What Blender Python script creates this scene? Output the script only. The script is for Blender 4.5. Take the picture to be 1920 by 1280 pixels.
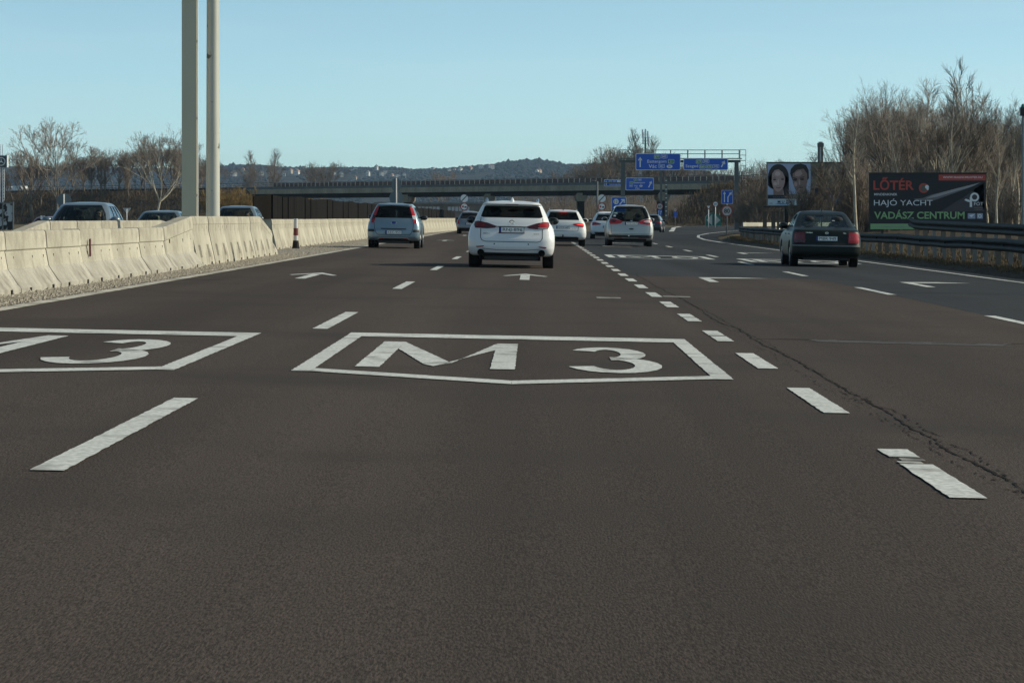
import bpy, bmesh, math, random
import numpy as np
from mathutils import Vector, Matrix, noise

for o in list(bpy.data.objects):
    bpy.data.objects.remove(o)
SC = bpy.context.scene
COL = SC.collection
R = math.radians

# ------------------------------------------------------------------ camera
F = 5600.0                    # focal length in pixels of the 1920 px wide photograph
VX, VY, HC = 1002.0, 408.0, 1.10
cam_d = bpy.data.cameras.new('camera')
cam = bpy.data.objects.new('camera', cam_d)
COL.objects.link(cam)
cam.location = (0, 0, HC)
cam.rotation_euler = (R(90), 0, 0)
cam_d.sensor_width = 36.0
cam_d.lens = F / 1920 * 36
cam_d.shift_x = -(VX - 960) / 1920
cam_d.shift_y = -(640 - VY) / 1920
cam_d.clip_start = 0.1
cam_d.clip_end = 30000
SC.camera = cam

# ------------------------------------------------------------------ light
SUN_EL, SUN_AZ = 30.0, 84.0   # azimuth from +Y (straight ahead) towards +X (right)
W = bpy.data.worlds.new("World")
SC.world = W
W.use_nodes = True
nt = W.node_tree
sky = nt.nodes.new('ShaderNodeTexSky')
sky.sky_type = 'NISHITA'
sky.sun_disc = False
sky.sun_elevation = R(SUN_EL)
sky.sun_rotation = R(SUN_AZ)
sky.air_density = 0.36
sky.dust_density = 0.45
sky.ozone_density = 2.0
sky.altitude = 0
bg = nt.nodes['Background']
tint = nt.nodes.new('ShaderNodeMix'); tint.data_type = 'RGBA'; tint.blend_type = 'MULTIPLY'
tint.inputs['Factor'].default_value = 1.0; tint.inputs['B'].default_value = (1.12, 1.20, 0.90, 1)
nt.links.new(sky.outputs[0], tint.inputs['A'])
wc = nt.nodes.new('ShaderNodeTexCoord'); wm = nt.nodes.new('ShaderNodeMapping'); wm.inputs['Scale'].default_value = (5, 5, 34)
wn = nt.nodes.new('ShaderNodeTexNoise'); wn.inputs['Scale'].default_value = 1.6; wn.inputs['Detail'].default_value = 5
wr_ = nt.nodes.new('ShaderNodeMapRange'); wr_.inputs[1].default_value = .45; wr_.inputs[2].default_value = .85; wr_.inputs[3].default_value = 0; wr_.inputs[4].default_value = .16
veil = nt.nodes.new('ShaderNodeMix'); veil.data_type = 'RGBA'; veil.inputs['B'].default_value = (4.2, 4.7, 4.9, 1)     # thin high veil of cloud
nt.links.new(wc.outputs['Generated'], wm.inputs[0]); nt.links.new(wm.outputs[0], wn.inputs[0]); nt.links.new(wn.outputs[0], wr_.inputs[0])
nt.links.new(wr_.outputs[0], veil.inputs['Factor']); nt.links.new(tint.outputs['Result'], veil.inputs['A'])
nt.links.new(veil.outputs['Result'], bg.inputs[0])
bg.inputs[1].default_value = 0.15
sun_d = bpy.data.lights.new('sun', 'SUN')
sun_d.energy = 3.7
sun_d.angle = R(0.53)
sun_d.color = (1.0, 0.90, 0.70)
sun = bpy.data.objects.new('sun', sun_d)
COL.objects.link(sun)
sv = Vector((math.cos(R(SUN_EL)) * math.sin(R(SUN_AZ)), math.cos(R(SUN_EL)) * math.cos(R(SUN_AZ)), math.sin(R(SUN_EL))))
sun.rotation_euler = (-sv).to_track_quat('-Z', 'Y').to_euler()
sun.location = (60, 10, 60)
SC.view_settings.view_transform = 'Standard'
SC.view_settings.look = 'None'
SC.view_settings.exposure = 0.20
SC.view_settings.gamma = 1.0
SC.cycles.max_bounces = 6
SC.cycles.transparent_max_bounces = 12
SC.cycles.volume_bounces = 0
SC.cycles.use_denoising = True

# ------------------------------------------------------------------ materials
def mat(name, col, rough=0.6, metal=0.0, spec=0.5, coat=0.0, var=0.0, vscale=3.0, vstretch=(1, 1, 1),
        grain=0.0, gscale=60.0, gstretch=(1, 1, 1), bump=0.0, bscale=60.0, dirt=None, dscale=1.0, dlo=0.5, dhi=0.65):
    m = bpy.data.materials.new(name)
    m.use_nodes = True
    n, l = m.node_tree.nodes, m.node_tree.links
    b = n['Principled BSDF']
    b.inputs['Roughness'].default_value = rough
    b.inputs['Metallic'].default_value = metal
    b.inputs['Specular IOR Level'].default_value = spec
    b.inputs['Coat Weight'].default_value = coat
    b.inputs['Coat Roughness'].default_value = 0.04
    c4 = (*col, 1)
    b.inputs['Base Color'].default_value = c4
    if not (var or grain or bump or dirt):
        return m
    tc = n.new('ShaderNodeTexCoord')
    cur = None
    def noise_node(scale, stretch=(1, 1, 1), detail=4.0):
        mp = n.new('ShaderNodeMapping')
        mp.inputs['Scale'].default_value = stretch
        l.new(tc.outputs['Object'], mp.inputs[0])
        t = n.new('ShaderNodeTexNoise')
        t.inputs['Scale'].default_value = scale
        t.inputs['Detail'].default_value = detail
        l.new(mp.outputs[0], t.inputs[0])
        return t
    def mul(fac_socket, lo, hi, prev, a=0.3, b=0.7):
        mr = n.new('ShaderNodeMapRange')
        mr.inputs[1].default_value = a
        mr.inputs[2].default_value = b
        mr.inputs[3].default_value = lo
        mr.inputs[4].default_value = hi
        l.new(fac_socket, mr.inputs[0])
        mx = n.new('ShaderNodeVectorMath')
        mx.operation = 'SCALE'
        if prev is None:
            mx.inputs[0].default_value = col
        else:
            l.new(prev, mx.inputs[0])
        l.new(mr.outputs[0], mx.inputs[3])
        return mx.outputs[0]
    if var:
        cur = mul(noise_node(vscale, vstretch).outputs[0], 1 - var, 1 + var, cur)
    if grain:
        cur = mul(noise_node(gscale, gstretch, detail=2.0).outputs[0], 1 - grain, 1 + grain, cur, 0.36, 0.64)
    if dirt:
        t = noise_node(dscale, detail=6.0)
        mr = n.new('ShaderNodeMapRange')
        mr.inputs[1].default_value = dlo
        mr.inputs[2].default_value = dhi
        l.new(t.outputs[0], mr.inputs[0])
        mx = n.new('ShaderNodeMix')
        mx.data_type = 'RGBA'
        l.new(mr.outputs[0], mx.inputs['Factor'])
        if cur is None:
            mx.inputs['A'].default_value = c4
        else:
            l.new(cur, mx.inputs['A'])
        mx.inputs['B'].default_value = (*dirt, 1)
        cur = mx.outputs['Result']
    if cur is not None:
        l.new(cur, b.inputs['Base Color'])
    if bump:
        bn = n.new('ShaderNodeBump')
        bn.inputs['Strength'].default_value = bump
        bn.inputs['Distance'].default_value = 0.02
        l.new(noise_node(bscale, gstretch, detail=3.0).outputs[0], bn.inputs['Height'])
        l.new(bn.outputs[0], b.inputs['Normal'])
    return m

def glass_mat(name, tint):
    m = bpy.data.materials.new(name)
    m.use_nodes = True
    n, l = m.node_tree.nodes, m.node_tree.links
    n.remove(n['Principled BSDF'])
    tr = n.new('ShaderNodeBsdfTransparent')
    tr.inputs[0].default_value = (*tint, 1)
    gl = n.new('ShaderNodeBsdfGlossy')
    gl.inputs['Roughness'].default_value = 0.03
    lw = n.new('ShaderNodeLayerWeight'); lw.inputs['Blend'].default_value = 0.5
    pw = n.new('ShaderNodeMath'); pw.operation = 'POWER'; pw.inputs[1].default_value = 5.0
    l.new(lw.outputs['Facing'], pw.inputs[0])
    fr = n.new('ShaderNodeMath'); fr.operation = 'MULTIPLY_ADD'; fr.inputs[1].default_value = 0.9; fr.inputs[2].default_value = 0.025
    l.new(pw.outputs[0], fr.inputs[0])
    mx = n.new('ShaderNodeMixShader')
    l.new(fr.outputs[0], mx.inputs[0])
    l.new(tr.outputs[0], mx.inputs[1])
    l.new(gl.outputs[0], mx.inputs[2])
    l.new(mx.outputs[0], n['Material Output'].inputs[0])
    return m

M = {}
def asphalt(name, col, tint):
    """worn asphalt: stone grain, blotches, darker wheel bands drawn out along the driving direction"""
    m = mat(name, col, rough=0.9, spec=0.12, var=0.26, vscale=0.75, vstretch=(1.0, 0.03, 1.0), grain=0.36, gscale=125.0, gstretch=(1, .2, 1),
            bump=0.28, bscale=140.0, dirt=tint, dscale=0.35, dlo=0.50, dhi=0.72)
    return m
M['asphalt'] = asphalt('brown_asphalt', (0.058, 0.0455, 0.0385), (0.045, 0.037, 0.0325))
M['asphalt_dark'] = asphalt('dark_asphalt', (0.031, 0.034, 0.0375), (0.039, 0.040, 0.042))
M['asphalt_far'] = asphalt('grey_asphalt', (0.060, 0.062, 0.063), (0.075, 0.073, 0.070))
M['paint_white'] = mat('road_paint', (0.52, 0.54, 0.52), rough=0.7, var=0.10, vscale=1.2, vstretch=(1, .3, 1), grain=0.22, gscale=34, dirt=(0.17, 0.16, 0.145), dscale=3.0, dlo=0.54, dhi=0.76)
M['paint_edge'] = mat('dusty_edge_paint', (0.44, 0.425, 0.37), rough=0.8, var=0.15, vscale=1.2, vstretch=(1, .3, 1), grain=0.2, gscale=24, dirt=(0.24, 0.215, 0.175), dscale=2.2, dlo=0.46, dhi=0.62)
M['paint_worn'] = mat('worn_road_paint', (0.34, 0.34, 0.31), rough=0.8, var=0.2, vscale=2.0, grain=0.3, gscale=24, dirt=(0.08, 0.075, 0.07), dscale=3.0, dlo=0.48, dhi=0.68)
M['crack'] = mat('crack_dark', (0.018, 0.015, 0.013), rough=1.0, spec=0.1)
M['patch'] = mat('crack_filler', (0.046, 0.042, 0.039), rough=0.9, grain=0.5, gscale=25)
M['gravel'] = mat('pale_gravel', (0.26, 0.235, 0.19), rough=0.95, spec=0.2, var=0.25, vscale=1.3, grain=0.55, gscale=22, bump=1.0, bscale=18)
M['stone'] = mat('gravel_stone', (0.30, 0.275, 0.23), rough=0.95, spec=0.2, var=0.35, vscale=7.0)
M['dirt'] = mat('verge_soil', (0.060, 0.048, 0.033), rough=1.0, spec=0.1, var=0.35, vscale=1.4, grain=0.5, gscale=9, bump=1.0, bscale=6)
M['field'] = mat('dry_field', (0.105, 0.085, 0.052), rough=1.0, spec=0.1, var=0.3, vscale=0.12, grain=0.4, gscale=2.0)
M['slope'] = mat('embankment_soil', (0.095, 0.068, 0.042), rough=1.0, spec=0.1, var=0.35, vscale=0.25, grain=0.5, gscale=1.3, bump=1.0, bscale=1.2)
M['grass_dry'] = mat('dry_grass', (0.12, 0.088, 0.048), rough=0.9, spec=0.2, var=0.35, vscale=0.6)
M['brush'] = mat('dry_brush', (0.115, 0.085, 0.055), rough=0.95, spec=0.2, var=0.4, vscale=0.35)
M['brush_gold'] = mat('golden_brush', (0.21, 0.145, 0.065), rough=0.95, spec=0.2, var=0.35, vscale=0.8)
M['concrete'] = mat('barrier_concrete', (0.39, 0.37, 0.305), rough=0.9, spec=0.2, var=0.18, vscale=1.1, vstretch=(1, 1, .5), grain=0.10, gscale=40, dirt=(0.25, 0.23, 0.19), dscale=2.6, dlo=0.47, dhi=0.70)
M['concrete_grey'] = mat('barrier_foot_concrete', (0.36, 0.345, 0.30), rough=0.9, spec=0.2, var=0.16, vscale=1.3, grain=0.12, gscale=40, dirt=(0.22, 0.205, 0.175), dscale=2.8, dlo=0.46, dhi=0.70)
M['slot'] = mat('dark_recess', (0.015, 0.014, 0.013), rough=1.0, spec=0.1)
M['bridge'] = mat('bridge_concrete', (0.36, 0.295, 0.215), rough=0.9, spec=0.2, var=0.2, vscale=0.5, vstretch=(1, 1, .2), grain=0.1, gscale=3)
M['bridge_shaded'] = mat('bridge_shaded_concrete', (0.014, 0.014, 0.014), rough=0.9, spec=0.2, var=0.2, vscale=0.4)  # shade under the deck put into near-black concrete for girders and piers
M['galv'] = mat('galvanised_steel', (0.20, 0.215, 0.21), rough=0.55, metal=0.1, var=0.2, vscale=1.4)
M['galv_dark'] = mat('weathered_shaded_steel', (0.013, 0.015, 0.0155), rough=0.65, spec=0.2, var=0.25, vscale=0.9, dirt=(0.03, 0.028, 0.025), dscale=2.0, dlo=0.55, dhi=0.7)  # heavy shade on the guardrail put into the near-black base, plus dirt
M['gantry_grey'] = mat('grey_steel', (0.105, 0.120, 0.120), rough=0.6, spec=0.3, var=0.15, vscale=0.6)
M['band_teal'] = mat('dark_teal', (0.004, 0.065, 0.055), rough=0.5)
M['post_light'] = mat('guardrail_post', (0.24, 0.235, 0.21), rough=0.7, var=0.3, vscale=1.2)
M['pole_round'] = mat('galvanised_pole', (0.47, 0.47, 0.42), rough=0.5, metal=0.15, var=0.15, vscale=1.0, vstretch=(1, 1, .25), dirt=(0.10, 0.09, 0.07), dscale=3.3, dlo=0.66, dhi=0.70)
M['pole_square'] = mat('painted_square_pole', (0.56, 0.51, 0.39), rough=0.6, var=0.15, vscale=0.4, vstretch=(1, 1, .5))
M['sign_back'] = mat('sign_back_grey', (0.16, 0.19, 0.20), rough=0.5, metal=0.3)
M['sign_blue'] = mat('sign_blue', (0.008, 0.105, 0.56), rough=0.35)
M['sign_white'] = mat('sign_white', (0.84, 0.85, 0.84), rough=0.4)
M['sign_grey'] = mat('sign_dull_white', (0.52, 0.52, 0.52), rough=0.5)
M['sign_green'] = mat('sign_green', (0.010, 0.20, 0.075), rough=0.4)
M['sign_teal'] = mat('marker_green', (0.008, 0.15, 0.10), rough=0.4, var=0.2, vscale=1)
M['sign_red'] = mat('sign_red', (0.36, 0.03, 0.03), rough=0.4)
M['sign_black'] = mat('sign_black', (0.01, 0.01, 0.01), rough=0.5)
M['reed'] = mat('dark_screen_fence', (0.0075, 0.006, 0.0045), rough=1.0, spec=0.1, var=0.4, vscale=0.7, vstretch=(1, 1, .15), grain=0.3, gscale=6)
M['bark'] = mat('grey_bark', (0.20, 0.165, 0.13), rough=0.9, spec=0.2, var=0.3, vscale=2)
M['bark_pale'] = mat('pale_bark', (0.40, 0.36, 0.28), rough=0.9, spec=0.2, var=0.3, vscale=2)
M['twig'] = mat('brown_twigs', (0.195, 0.158, 0.128), rough=0.9, spec=0.15, var=0.25, vscale=0.5)
M['twig_grey'] = mat('grey_twigs', (0.265, 0.23, 0.192), rough=0.9, spec=0.15, var=0.25, vscale=0.5)
M['twig_dark'] = mat('dark_twigs', (0.122, 0.100, 0.082), rough=0.9, spec=0.15, var=0.3, vscale=0.5)
M['twig_far'] = mat('far_twigs', (0.17, 0.145, 0.125), rough=0.9, spec=0.15, var=0.25, vscale=0.2)
M['hill'] = mat('hill_woods_floor', (0.034, 0.033, 0.034), rough=1.0, spec=0.0, var=0.5, vscale=0.012, grain=0.4, gscale=0.06)
M['woods'] = mat('far_woods', (0.020, 0.022, 0.026), rough=1.0, spec=0.0, var=0.5, vscale=0.02)
M['house_wall'] = mat('house_wall', (0.55, 0.53, 0.48), rough=0.8)
M['house_wall_tan'] = mat('house_wall_tan', (0.36, 0.30, 0.22), rough=0.8)
M['house_roof'] = mat('house_roof', (0.32, 0.11, 0.06), rough=0.8)
M['house_roof_grey'] = mat('house_roof_grey', (0.25, 0.24, 0.24), rough=0.8)
M['rubber'] = mat('tyre_rubber', (0.014, 0.014, 0.014), rough=0.85, spec=0.3)
M['rim'] = mat('alloy_rim', (0.42, 0.43, 0.44), rough=0.35, metal=0.8)
M['trim'] = mat('black_trim', (0.016, 0.017, 0.018), rough=0.55)
M['under'] = mat('underbody', (0.012, 0.012, 0.012), rough=0.9, spec=0.1)
M['seat'] = mat('seat_cloth', (0.022, 0.023, 0.025), rough=0.9)
M['chrome'] = mat('chrome', (0.75, 0.76, 0.77), rough=0.12, metal=1.0)
M['seam'] = mat('panel_gap', (0.03, 0.032, 0.034), rough=0.8)
M['light_red'] = mat('tail_lamp_red', (0.36, 0.008, 0.010), rough=0.12, coat=1.0)
M['light_dark'] = mat('tail_lamp_smoked', (0.060, 0.006, 0.008), rough=0.10, coat=1.0)
M['light_shaded'] = mat('tail_lamp_shaded_red', (0.15, 0.008, 0.010), rough=0.12, coat=0.6)  # shaded copy of the red lens, for lamps away from the sun
M['light_clear'] = mat('tail_lamp_clear', (0.62, 0.60, 0.60), rough=0.15, coat=1.0, metal=0.3)
M['reflector'] = mat('red_reflector', (0.22, 0.012, 0.010), rough=0.25)
M['plate'] = mat('plate_white', (0.88, 0.88, 0.86), rough=0.4)
M['plate_blue'] = mat('plate_blue', (0.01, 0.04, 0.25), rough=0.4)
M['skin'] = mat('skin', (0.50, 0.30, 0.21), rough=0.55)
M['hair'] = mat('dark_hair', (0.03, 0.018, 0.012), rough=0.6)
M['cloth_dark'] = mat('dark_clothing', (0.025, 0.028, 0.035), rough=0.9)
M['glass'] = glass_mat('window_glass', (0.80, 0.86, 0.85))
M['glass_mid'] = glass_mat('lightly_tinted_glass', (0.62, 0.67, 0.66))
M['glass_dark'] = glass_mat('tinted_glass', (0.34, 0.37, 0.37))
M['glass_solid'] = mat('dark_window', (0.012, 0.014, 0.015), rough=0.06)
def lamp_mat(name, col, e):
    m = mat(name, col, rough=0.2)
    b = m.node_tree.nodes['Principled BSDF']
    b.inputs['Emission Color'].default_value = (*col, 1)
    b.inputs['Emission Strength'].default_value = e
    return m
M['brake_on'] = lamp_mat('lit_brake_lamp', (1.0, 0.05, 0.045), 0.75)

# ------------------------------------------------------------------ ground height and pixel helpers
def gz(x):
    """cross-fall of the carriageways: crown at the median, falling away to both sides"""
    if x >= 12: return -0.24
    if x >= -7: return -0.02 * x
    if x >= -29: return 0.14 - 0.02 * (-7 - x)
    return -0.30
def at(px, py, D):
    """the point at distance D (metres ahead) that the photo shows at pixel px, py"""
    t = D / F
    return Vector(((px - VX) * t, D, HC - (py - VY) * t))
def X_at(px, D): return (px - VX) * D / F
def Z_at(py, D): return HC - (py - VY) * D / F

# ------------------------------------------------------------------ mesh helpers
class MB:
    def __init__(s):
        s.v, s.f, s.m, s.cur = [], [], [], 0
    def add(s, verts, faces):
        o = len(s.v)
        s.v.extend([tuple(p) for p in verts])
        for f in faces:
            s.f.append(tuple(i + o for i in f)); s.m.append(s.cur)
        return s
    def box(s, c, d, rz=0.0, rx=0.0, ry=0.0):
        hx, hy, hz = d[0] / 2, d[1] / 2, d[2] / 2
        P = [(-hx, -hy, -hz), (hx, -hy, -hz), (hx, hy, -hz), (-hx, hy, -hz), (-hx, -hy, hz), (hx, -hy, hz), (hx, hy, hz), (-hx, hy, hz)]
        if rz or rx or ry:
            m = Matrix.Rotation(rz, 3, 'Z') @ Matrix.Rotation(ry, 3, 'Y') @ Matrix.Rotation(rx, 3, 'X')
            P = [m @ Vector(p) for p in P]
        P = [(p[0] + c[0], p[1] + c[1], p[2] + c[2]) for p in P]
        return s.add(P, [(0, 3, 2, 1), (4, 5, 6, 7), (0, 1, 5, 4), (1, 2, 6, 5), (2, 3, 7, 6), (3, 0, 4, 7)])
    def tube(s, pts, radii, n=8, cap=True):
        pts = [Vector(p) for p in pts]
        if not hasattr(radii, '__len__'): radii = [radii] * len(pts)
        V = []; u = None
        for i, p in enumerate(pts):
            d = (pts[min(i + 1, len(pts) - 1)] - pts[max(i - 1, 0)])
            if d.length < 1e-9: d = Vector((0, 0, 1))
            d.normalize()
            if u is None:
                u = d.orthogonal().normalized()
            else:
                u = (u - d * u.dot(d))
                u = u.normalized() if u.length > 1e-6 else d.orthogonal().normalized()
            w = d.cross(u)
            for k in range(n):
                a = 2 * math.pi * k / n
                V.append(p + (u * math.cos(a) + w * math.sin(a)) * radii[i])
        Fc = []
        for i in range(len(pts) - 1):
            for k in range(n):
                a, b = i * n + k, i * n + (k + 1) % n
                Fc.append((a, b, b + n, a + n))
        if cap:
            Fc.append(tuple(reversed(range(n)))); Fc.append(tuple(range((len(pts) - 1) * n, len(pts) * n)))
        return s.add(V, Fc)
    def cyl(s, c, r, h, axis='Z', n=20, r2=None):
        ax = {'X': Vector((1, 0, 0)), 'Y': Vector((0, 1, 0)), 'Z': Vector((0, 0, 1))}[axis]
        c = Vector(c)
        return s.tube([c - ax * h / 2, c + ax * h / 2], [r, r if r2 is None else r2], n)
    def prism(s, poly, y0, y1):
        """polygon in (x, z), extruded along y"""
        n = len(poly)
        V = [(p[0], y0, p[1]) for p in poly] + [(p[0], y1, p[1]) for p in poly]
        Fc = [tuple(range(n)), tuple(reversed(range(n, 2 * n)))]
        for i in range(n):
            j = (i + 1) % n
            Fc.append((j, i, i + n, j + n))
        return s.add(V, Fc)
    def prism_z(s, poly, z0, z1):
        n = len(poly)
        V = [(p[0], p[1], z0) for p in poly] + [(p[0], p[1], z1) for p in poly]
        Fc = [tuple(reversed(range(n))), tuple(range(n, 2 * n))]
        for i in range(n):
            j = (i + 1) % n
            Fc.append((i, j, j + n, i + n))
        return s.add(V, Fc)
    def ellipsoid(s, c, r, nu=16, nv=10):
        V, Fc = [], []
        for j in range(nv + 1):
            th = math.pi * j / nv
            for i in range(nu):
                ph = 2 * math.pi * i / nu
                V.append((c[0] + r[0] * math.sin(th) * math.cos(ph), c[1] + r[1] * math.sin(th) * math.sin(ph), c[2] + r[2] * math.cos(th)))
        for j in range(nv):
            for i in range(nu):
                a, b = j * nu + i, j * nu + (i + 1) % nu
                Fc.append((a, a + nu, b + nu, b))
        return s.add(V, Fc)
    def lathe(s, prof, axis='X', c=(0, 0, 0), n=28):
        """profile of (offset along axis, radius)"""
        V, Fc = [], []
        for (t, r) in prof:
            for k in range(n):
                a = 2 * math.pi * k / n
                q = (t, r * math.cos(a), r * math.sin(a))
                if axis == 'Z': q = (q[1], q[2], q[0])
                if axis == 'Y': q = (q[2], q[0], q[1])
                V.append((q[0] + c[0], q[1] + c[1], q[2] + c[2]))
        for i in range(len(prof) - 1):
            for k in range(n):
                a, b = i * n + k, i * n + (k + 1) % n
                Fc.append((a, b, b + n, a + n))
        return s.add(V, Fc)
    def mesh(s, name, mats, smooth=False, angle=None):
        me = bpy.data.meshes.new(name)
        me.from_pydata(s.v, [], s.f)
        if not isinstance(mats, (list, tuple)): mats = [mats]
        for m in mats: me.materials.append(m)
        if len(mats) > 1: me.polygons.foreach_set('material_index', s.m)
        if smooth:
            me.polygons.foreach_set('use_smooth', [True] * len(me.polygons))
            if angle: me.set_sharp_from_angle(angle=R(angle))
        me.update()
        return me
    def build(s, name, mats, parent=None, smooth=False, angle=None, fix=False):
        me = s.mesh(name, mats, smooth, angle)
        if fix:
            bm = bmesh.new(); bm.from_mesh(me)
            bmesh.ops.recalc_face_normals(bm, faces=bm.faces)
            bm.to_mesh(me); bm.free()
        return link(name, me, parent)

def link(name, me, parent=None):
    o = bpy.data.objects.new(name, me)
    COL.objects.link(o)
    if parent is not None: o.parent = parent
    return o
def tag(o, label=None, cat=None, group=None, kind=None):
    if label: o['label'] = label
    if cat: o['category'] = cat
    if group: o['group'] = group
    if kind: o['kind'] = kind
    return o
def thing(name, label, cat, loc=(0, 0, 0), rz=0.0, group=None):
    o = bpy.data.objects.new(name, None)
    COL.objects.link(o)
    o.empty_display_size = 0.2
    o.location = loc
    o.rotation_euler = (0, 0, rz)
    return tag(o, label, cat, group)
def copy_tree(o, parent=None):
    c = o.copy(); COL.objects.link(c); c.parent = parent
    for ch in [x for x in COL.objects if x.parent is o]:
        copy_tree(ch, c)
    return c
def eval_mesh(o):
    dg = bpy.context.evaluated_depsgraph_get()
    return bpy.data.meshes.new_from_object(o.evaluated_get(dg))

_txt = {}
def text_geo(s, bold=0.0):
    """outline of a line of writing as (verts, faces), normalised to the box 0..1 x 0..1, with its aspect"""
    k = (s, bold)
    if k in _txt: return _txt[k]
    cu = bpy.data.curves.new('lettering', 'FONT')
    cu.body = s
    cu.resolution_u = 3
    cu.offset = bold
    o = bpy.data.objects.new('lettering', cu)
    COL.objects.link(o)
    bpy.context.view_layer.update()
    me = eval_mesh(o)
    v = np.array([tuple(x.co) for x in me.vertices])
    f = [tuple(p.vertices) for p in me.polygons]
    bpy.data.objects.remove(o); bpy.data.curves.remove(cu); bpy.data.meshes.remove(me)
    lo, hi = v.min(0), v.max(0)
    asp = (hi[0] - lo[0]) / (hi[1] - lo[1])
    v2 = (v - lo) / np.maximum(hi - lo, 1e-6)
    _txt[k] = (v2[:, :2], f, asp)
    return _txt[k]
def add_text(mb, s, cx, cz, h, w=None, y=0.0, bold=0.0, depth=0.004):
    """upright writing centred on (cx, cz), facing -y at depth y, given a little thickness"""
    v, f, asp = text_geo(s, bold)
    if w is None: w = h * asp
    V = [(cx + (p[0] - .5) * w, y, cz + (p[1] - .5) * h) for p in v]
    mb.add(V, f)
    return mb
# ------------------------------------------------------------------ the ground, roads and markings
def strip(name, rows, mats, zoff, parent=None, cols=10, kind='structure'):
    """sheet between a left and a right edge given per distance, lying on the ground"""
    mb = MB(); prev = None
    for (D, a, b) in rows:
        xs = sorted(set([a, b] + [x for x in (-29.0, -7.0, 12.0) if a < x < b] + list(np.linspace(a, b, cols)[1:-1])))
        if prev is not None and len(xs) != prev[1]:
            xs = list(np.linspace(a, b, prev[1]))
        n = len(xs)
        V = [(x, D, gz(x) + zoff) for x in xs]
        o = len(mb.v); mb.v.extend(V)
        if prev is not None:
            for i in range(n - 1):
                mb.f.append((prev[0] + i, prev[0] + i + 1, o + i + 1, o + i)); mb.m.append(0)
        prev = (o, n)
    o = mb.build(name, mats, parent)
    if parent is None: tag(o, kind=kind)
    return o

# terrain: one sheet to the horizon
mb = MB()
gx = [-9000, -400, -29, -7, 12, 400, 9000]
gy = [-60, 20, 200, 1000, 3000, 12000]
for y in gy:
    for x in gx: mb.v.append((x, y, gz(x) - 0.05))
for j in range(len(gy) - 1):
    for i in range(len(gx) - 1):
        a = j * len(gx) + i
        mb.f.append((a, a + 1, a + 1 + len(gx), a + len(gx))); mb.m.append(0)
tag(mb.build('ground', M['field']), kind='structure')

rows = [(-8, -5.8, 5.5), (20, -5.8, 5.5), (57.6, -5.8, 5.5)]
road = strip('road', rows, M['asphalt'], 0.020)
road_far = strip('road', [(57.6, -5.8, 1.86), (140, -5.8, 1.86), (400, -6.0, 1.86), (1200, -6.0, 1.86)], M['asphalt'], 0.020, parent=None)
exit_road = strip('exit_road', [(-8, 5.5, 10.2), (57.6, 5.5, 10.2)], M['asphalt_dark'], 0.020)
ramp_rows = [(57.6, 1.86, 10.2), (100, 1.86, 10.2), (150, 1.86, 10.2), (175, 1.9, 10.9), (200, 2.2, 12.2), (224, 3.0, 14.2), (250, 4.5, 17), (290, 8, 22), (340, 12.5, 29), (400, 18, 38), (450, 23, 48), (520, 33, 64), (600, 48, 85)]
strip('exit_ramp', ramp_rows, M['asphalt_dark'], 0.020, cols=14)
strip('opposite_road', [(-8, -21, -8.9), (60, -21, -8.9), (200, -21, -8.9), (1200, -21, -8.6)], M['asphalt_far'], 0.020)
strip('gravel_strip', [(15, -8.9, -5.8), (100, -8.9, -5.8), (300, -8.6, -5.8), (700, -8.6, -6.0)], M['gravel'], 0.012, cols=6)

rng = random.Random(5)
def ragged(poly, amp=0.004, step=0.09):
    out = []
    for i, a in enumerate(poly):
        b = poly[(i + 1) % len(poly)]
        L = math.hypot(b[0] - a[0], b[1] - a[1])
        n = max(1, int(L / step))
        for k in range(n):
            t = k / n
            j = 0 if k == 0 else amp
            out.append((a[0] + (b[0] - a[0]) * t + rng.uniform(-j, j), a[1] + (b[1] - a[1]) * t + rng.uniform(-j, j)))
    return out
def marking(name, polys, parent, m='paint_white', zoff=0.026, rag=True):
    bm = bmesh.new()
    for poly in polys:
        p = ragged(poly) if rag else poly
        vs = [bm.verts.new((x, y, gz(x) + zoff)) for x, y in p]
        try: bm.faces.new(vs)
        except ValueError: pass
    bmesh.ops.recalc_face_normals(bm, faces=bm.faces)
    for f in bm.faces:
        if f.normal.z < 0: f.normal_flip()
    bmesh.ops.triangulate(bm, faces=bm.faces)
    me = bpy.data.meshes.new(name); bm.to_mesh(me); bm.free()
    me.materials.append(M[m])
    return link(name, me, parent)
def quad(x0, x1, y0, y1): return [(x0, y0), (x1, y0), (x1, y1), (x0, y1)]

# long dashes between the two left lanes, short dashes before the exit lanes, long dashes inside the exit
for k in range(19):
    y = 12.25 + 15.6 * k
    marking('lane_dash', [quad(-2.07, -1.93, y, y + 4.9)], road)
for k in range(38):
    y = 11.98 + 5.0 * k - (0.15 if k % 3 == 0 else 0)
    p = quad(1.645, 1.795, y, y + 2.5)
    if k == 0:
        marking('lane_dash', [quad(1.645, 1.795, y, y + 1.62), quad(1.645, 1.79, y + 2.02, y + 2.5)], road)
        marking('lane_dash', [quad(1.65, 1.76, y + 1.66, y + 1.78), quad(1.68, 1.79, y + 1.82, y + 1.95)], road, 'paint_worn')
    elif k in (3, 4, 5):
        c = y + 1.25
        marking('lane_dash', [quad(1.645, 1.795, y, c - .1), quad(1.645, 1.795, c + .1, y + 2.5)], road)
    else:
        marking('lane_dash', [p], road)
for k in range(-1, 8):
    y = 45.9 + 14.7 * k
    marking('lane_dash', [quad(5.43, 5.57, y, y + 4.9)], exit_road)
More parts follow.
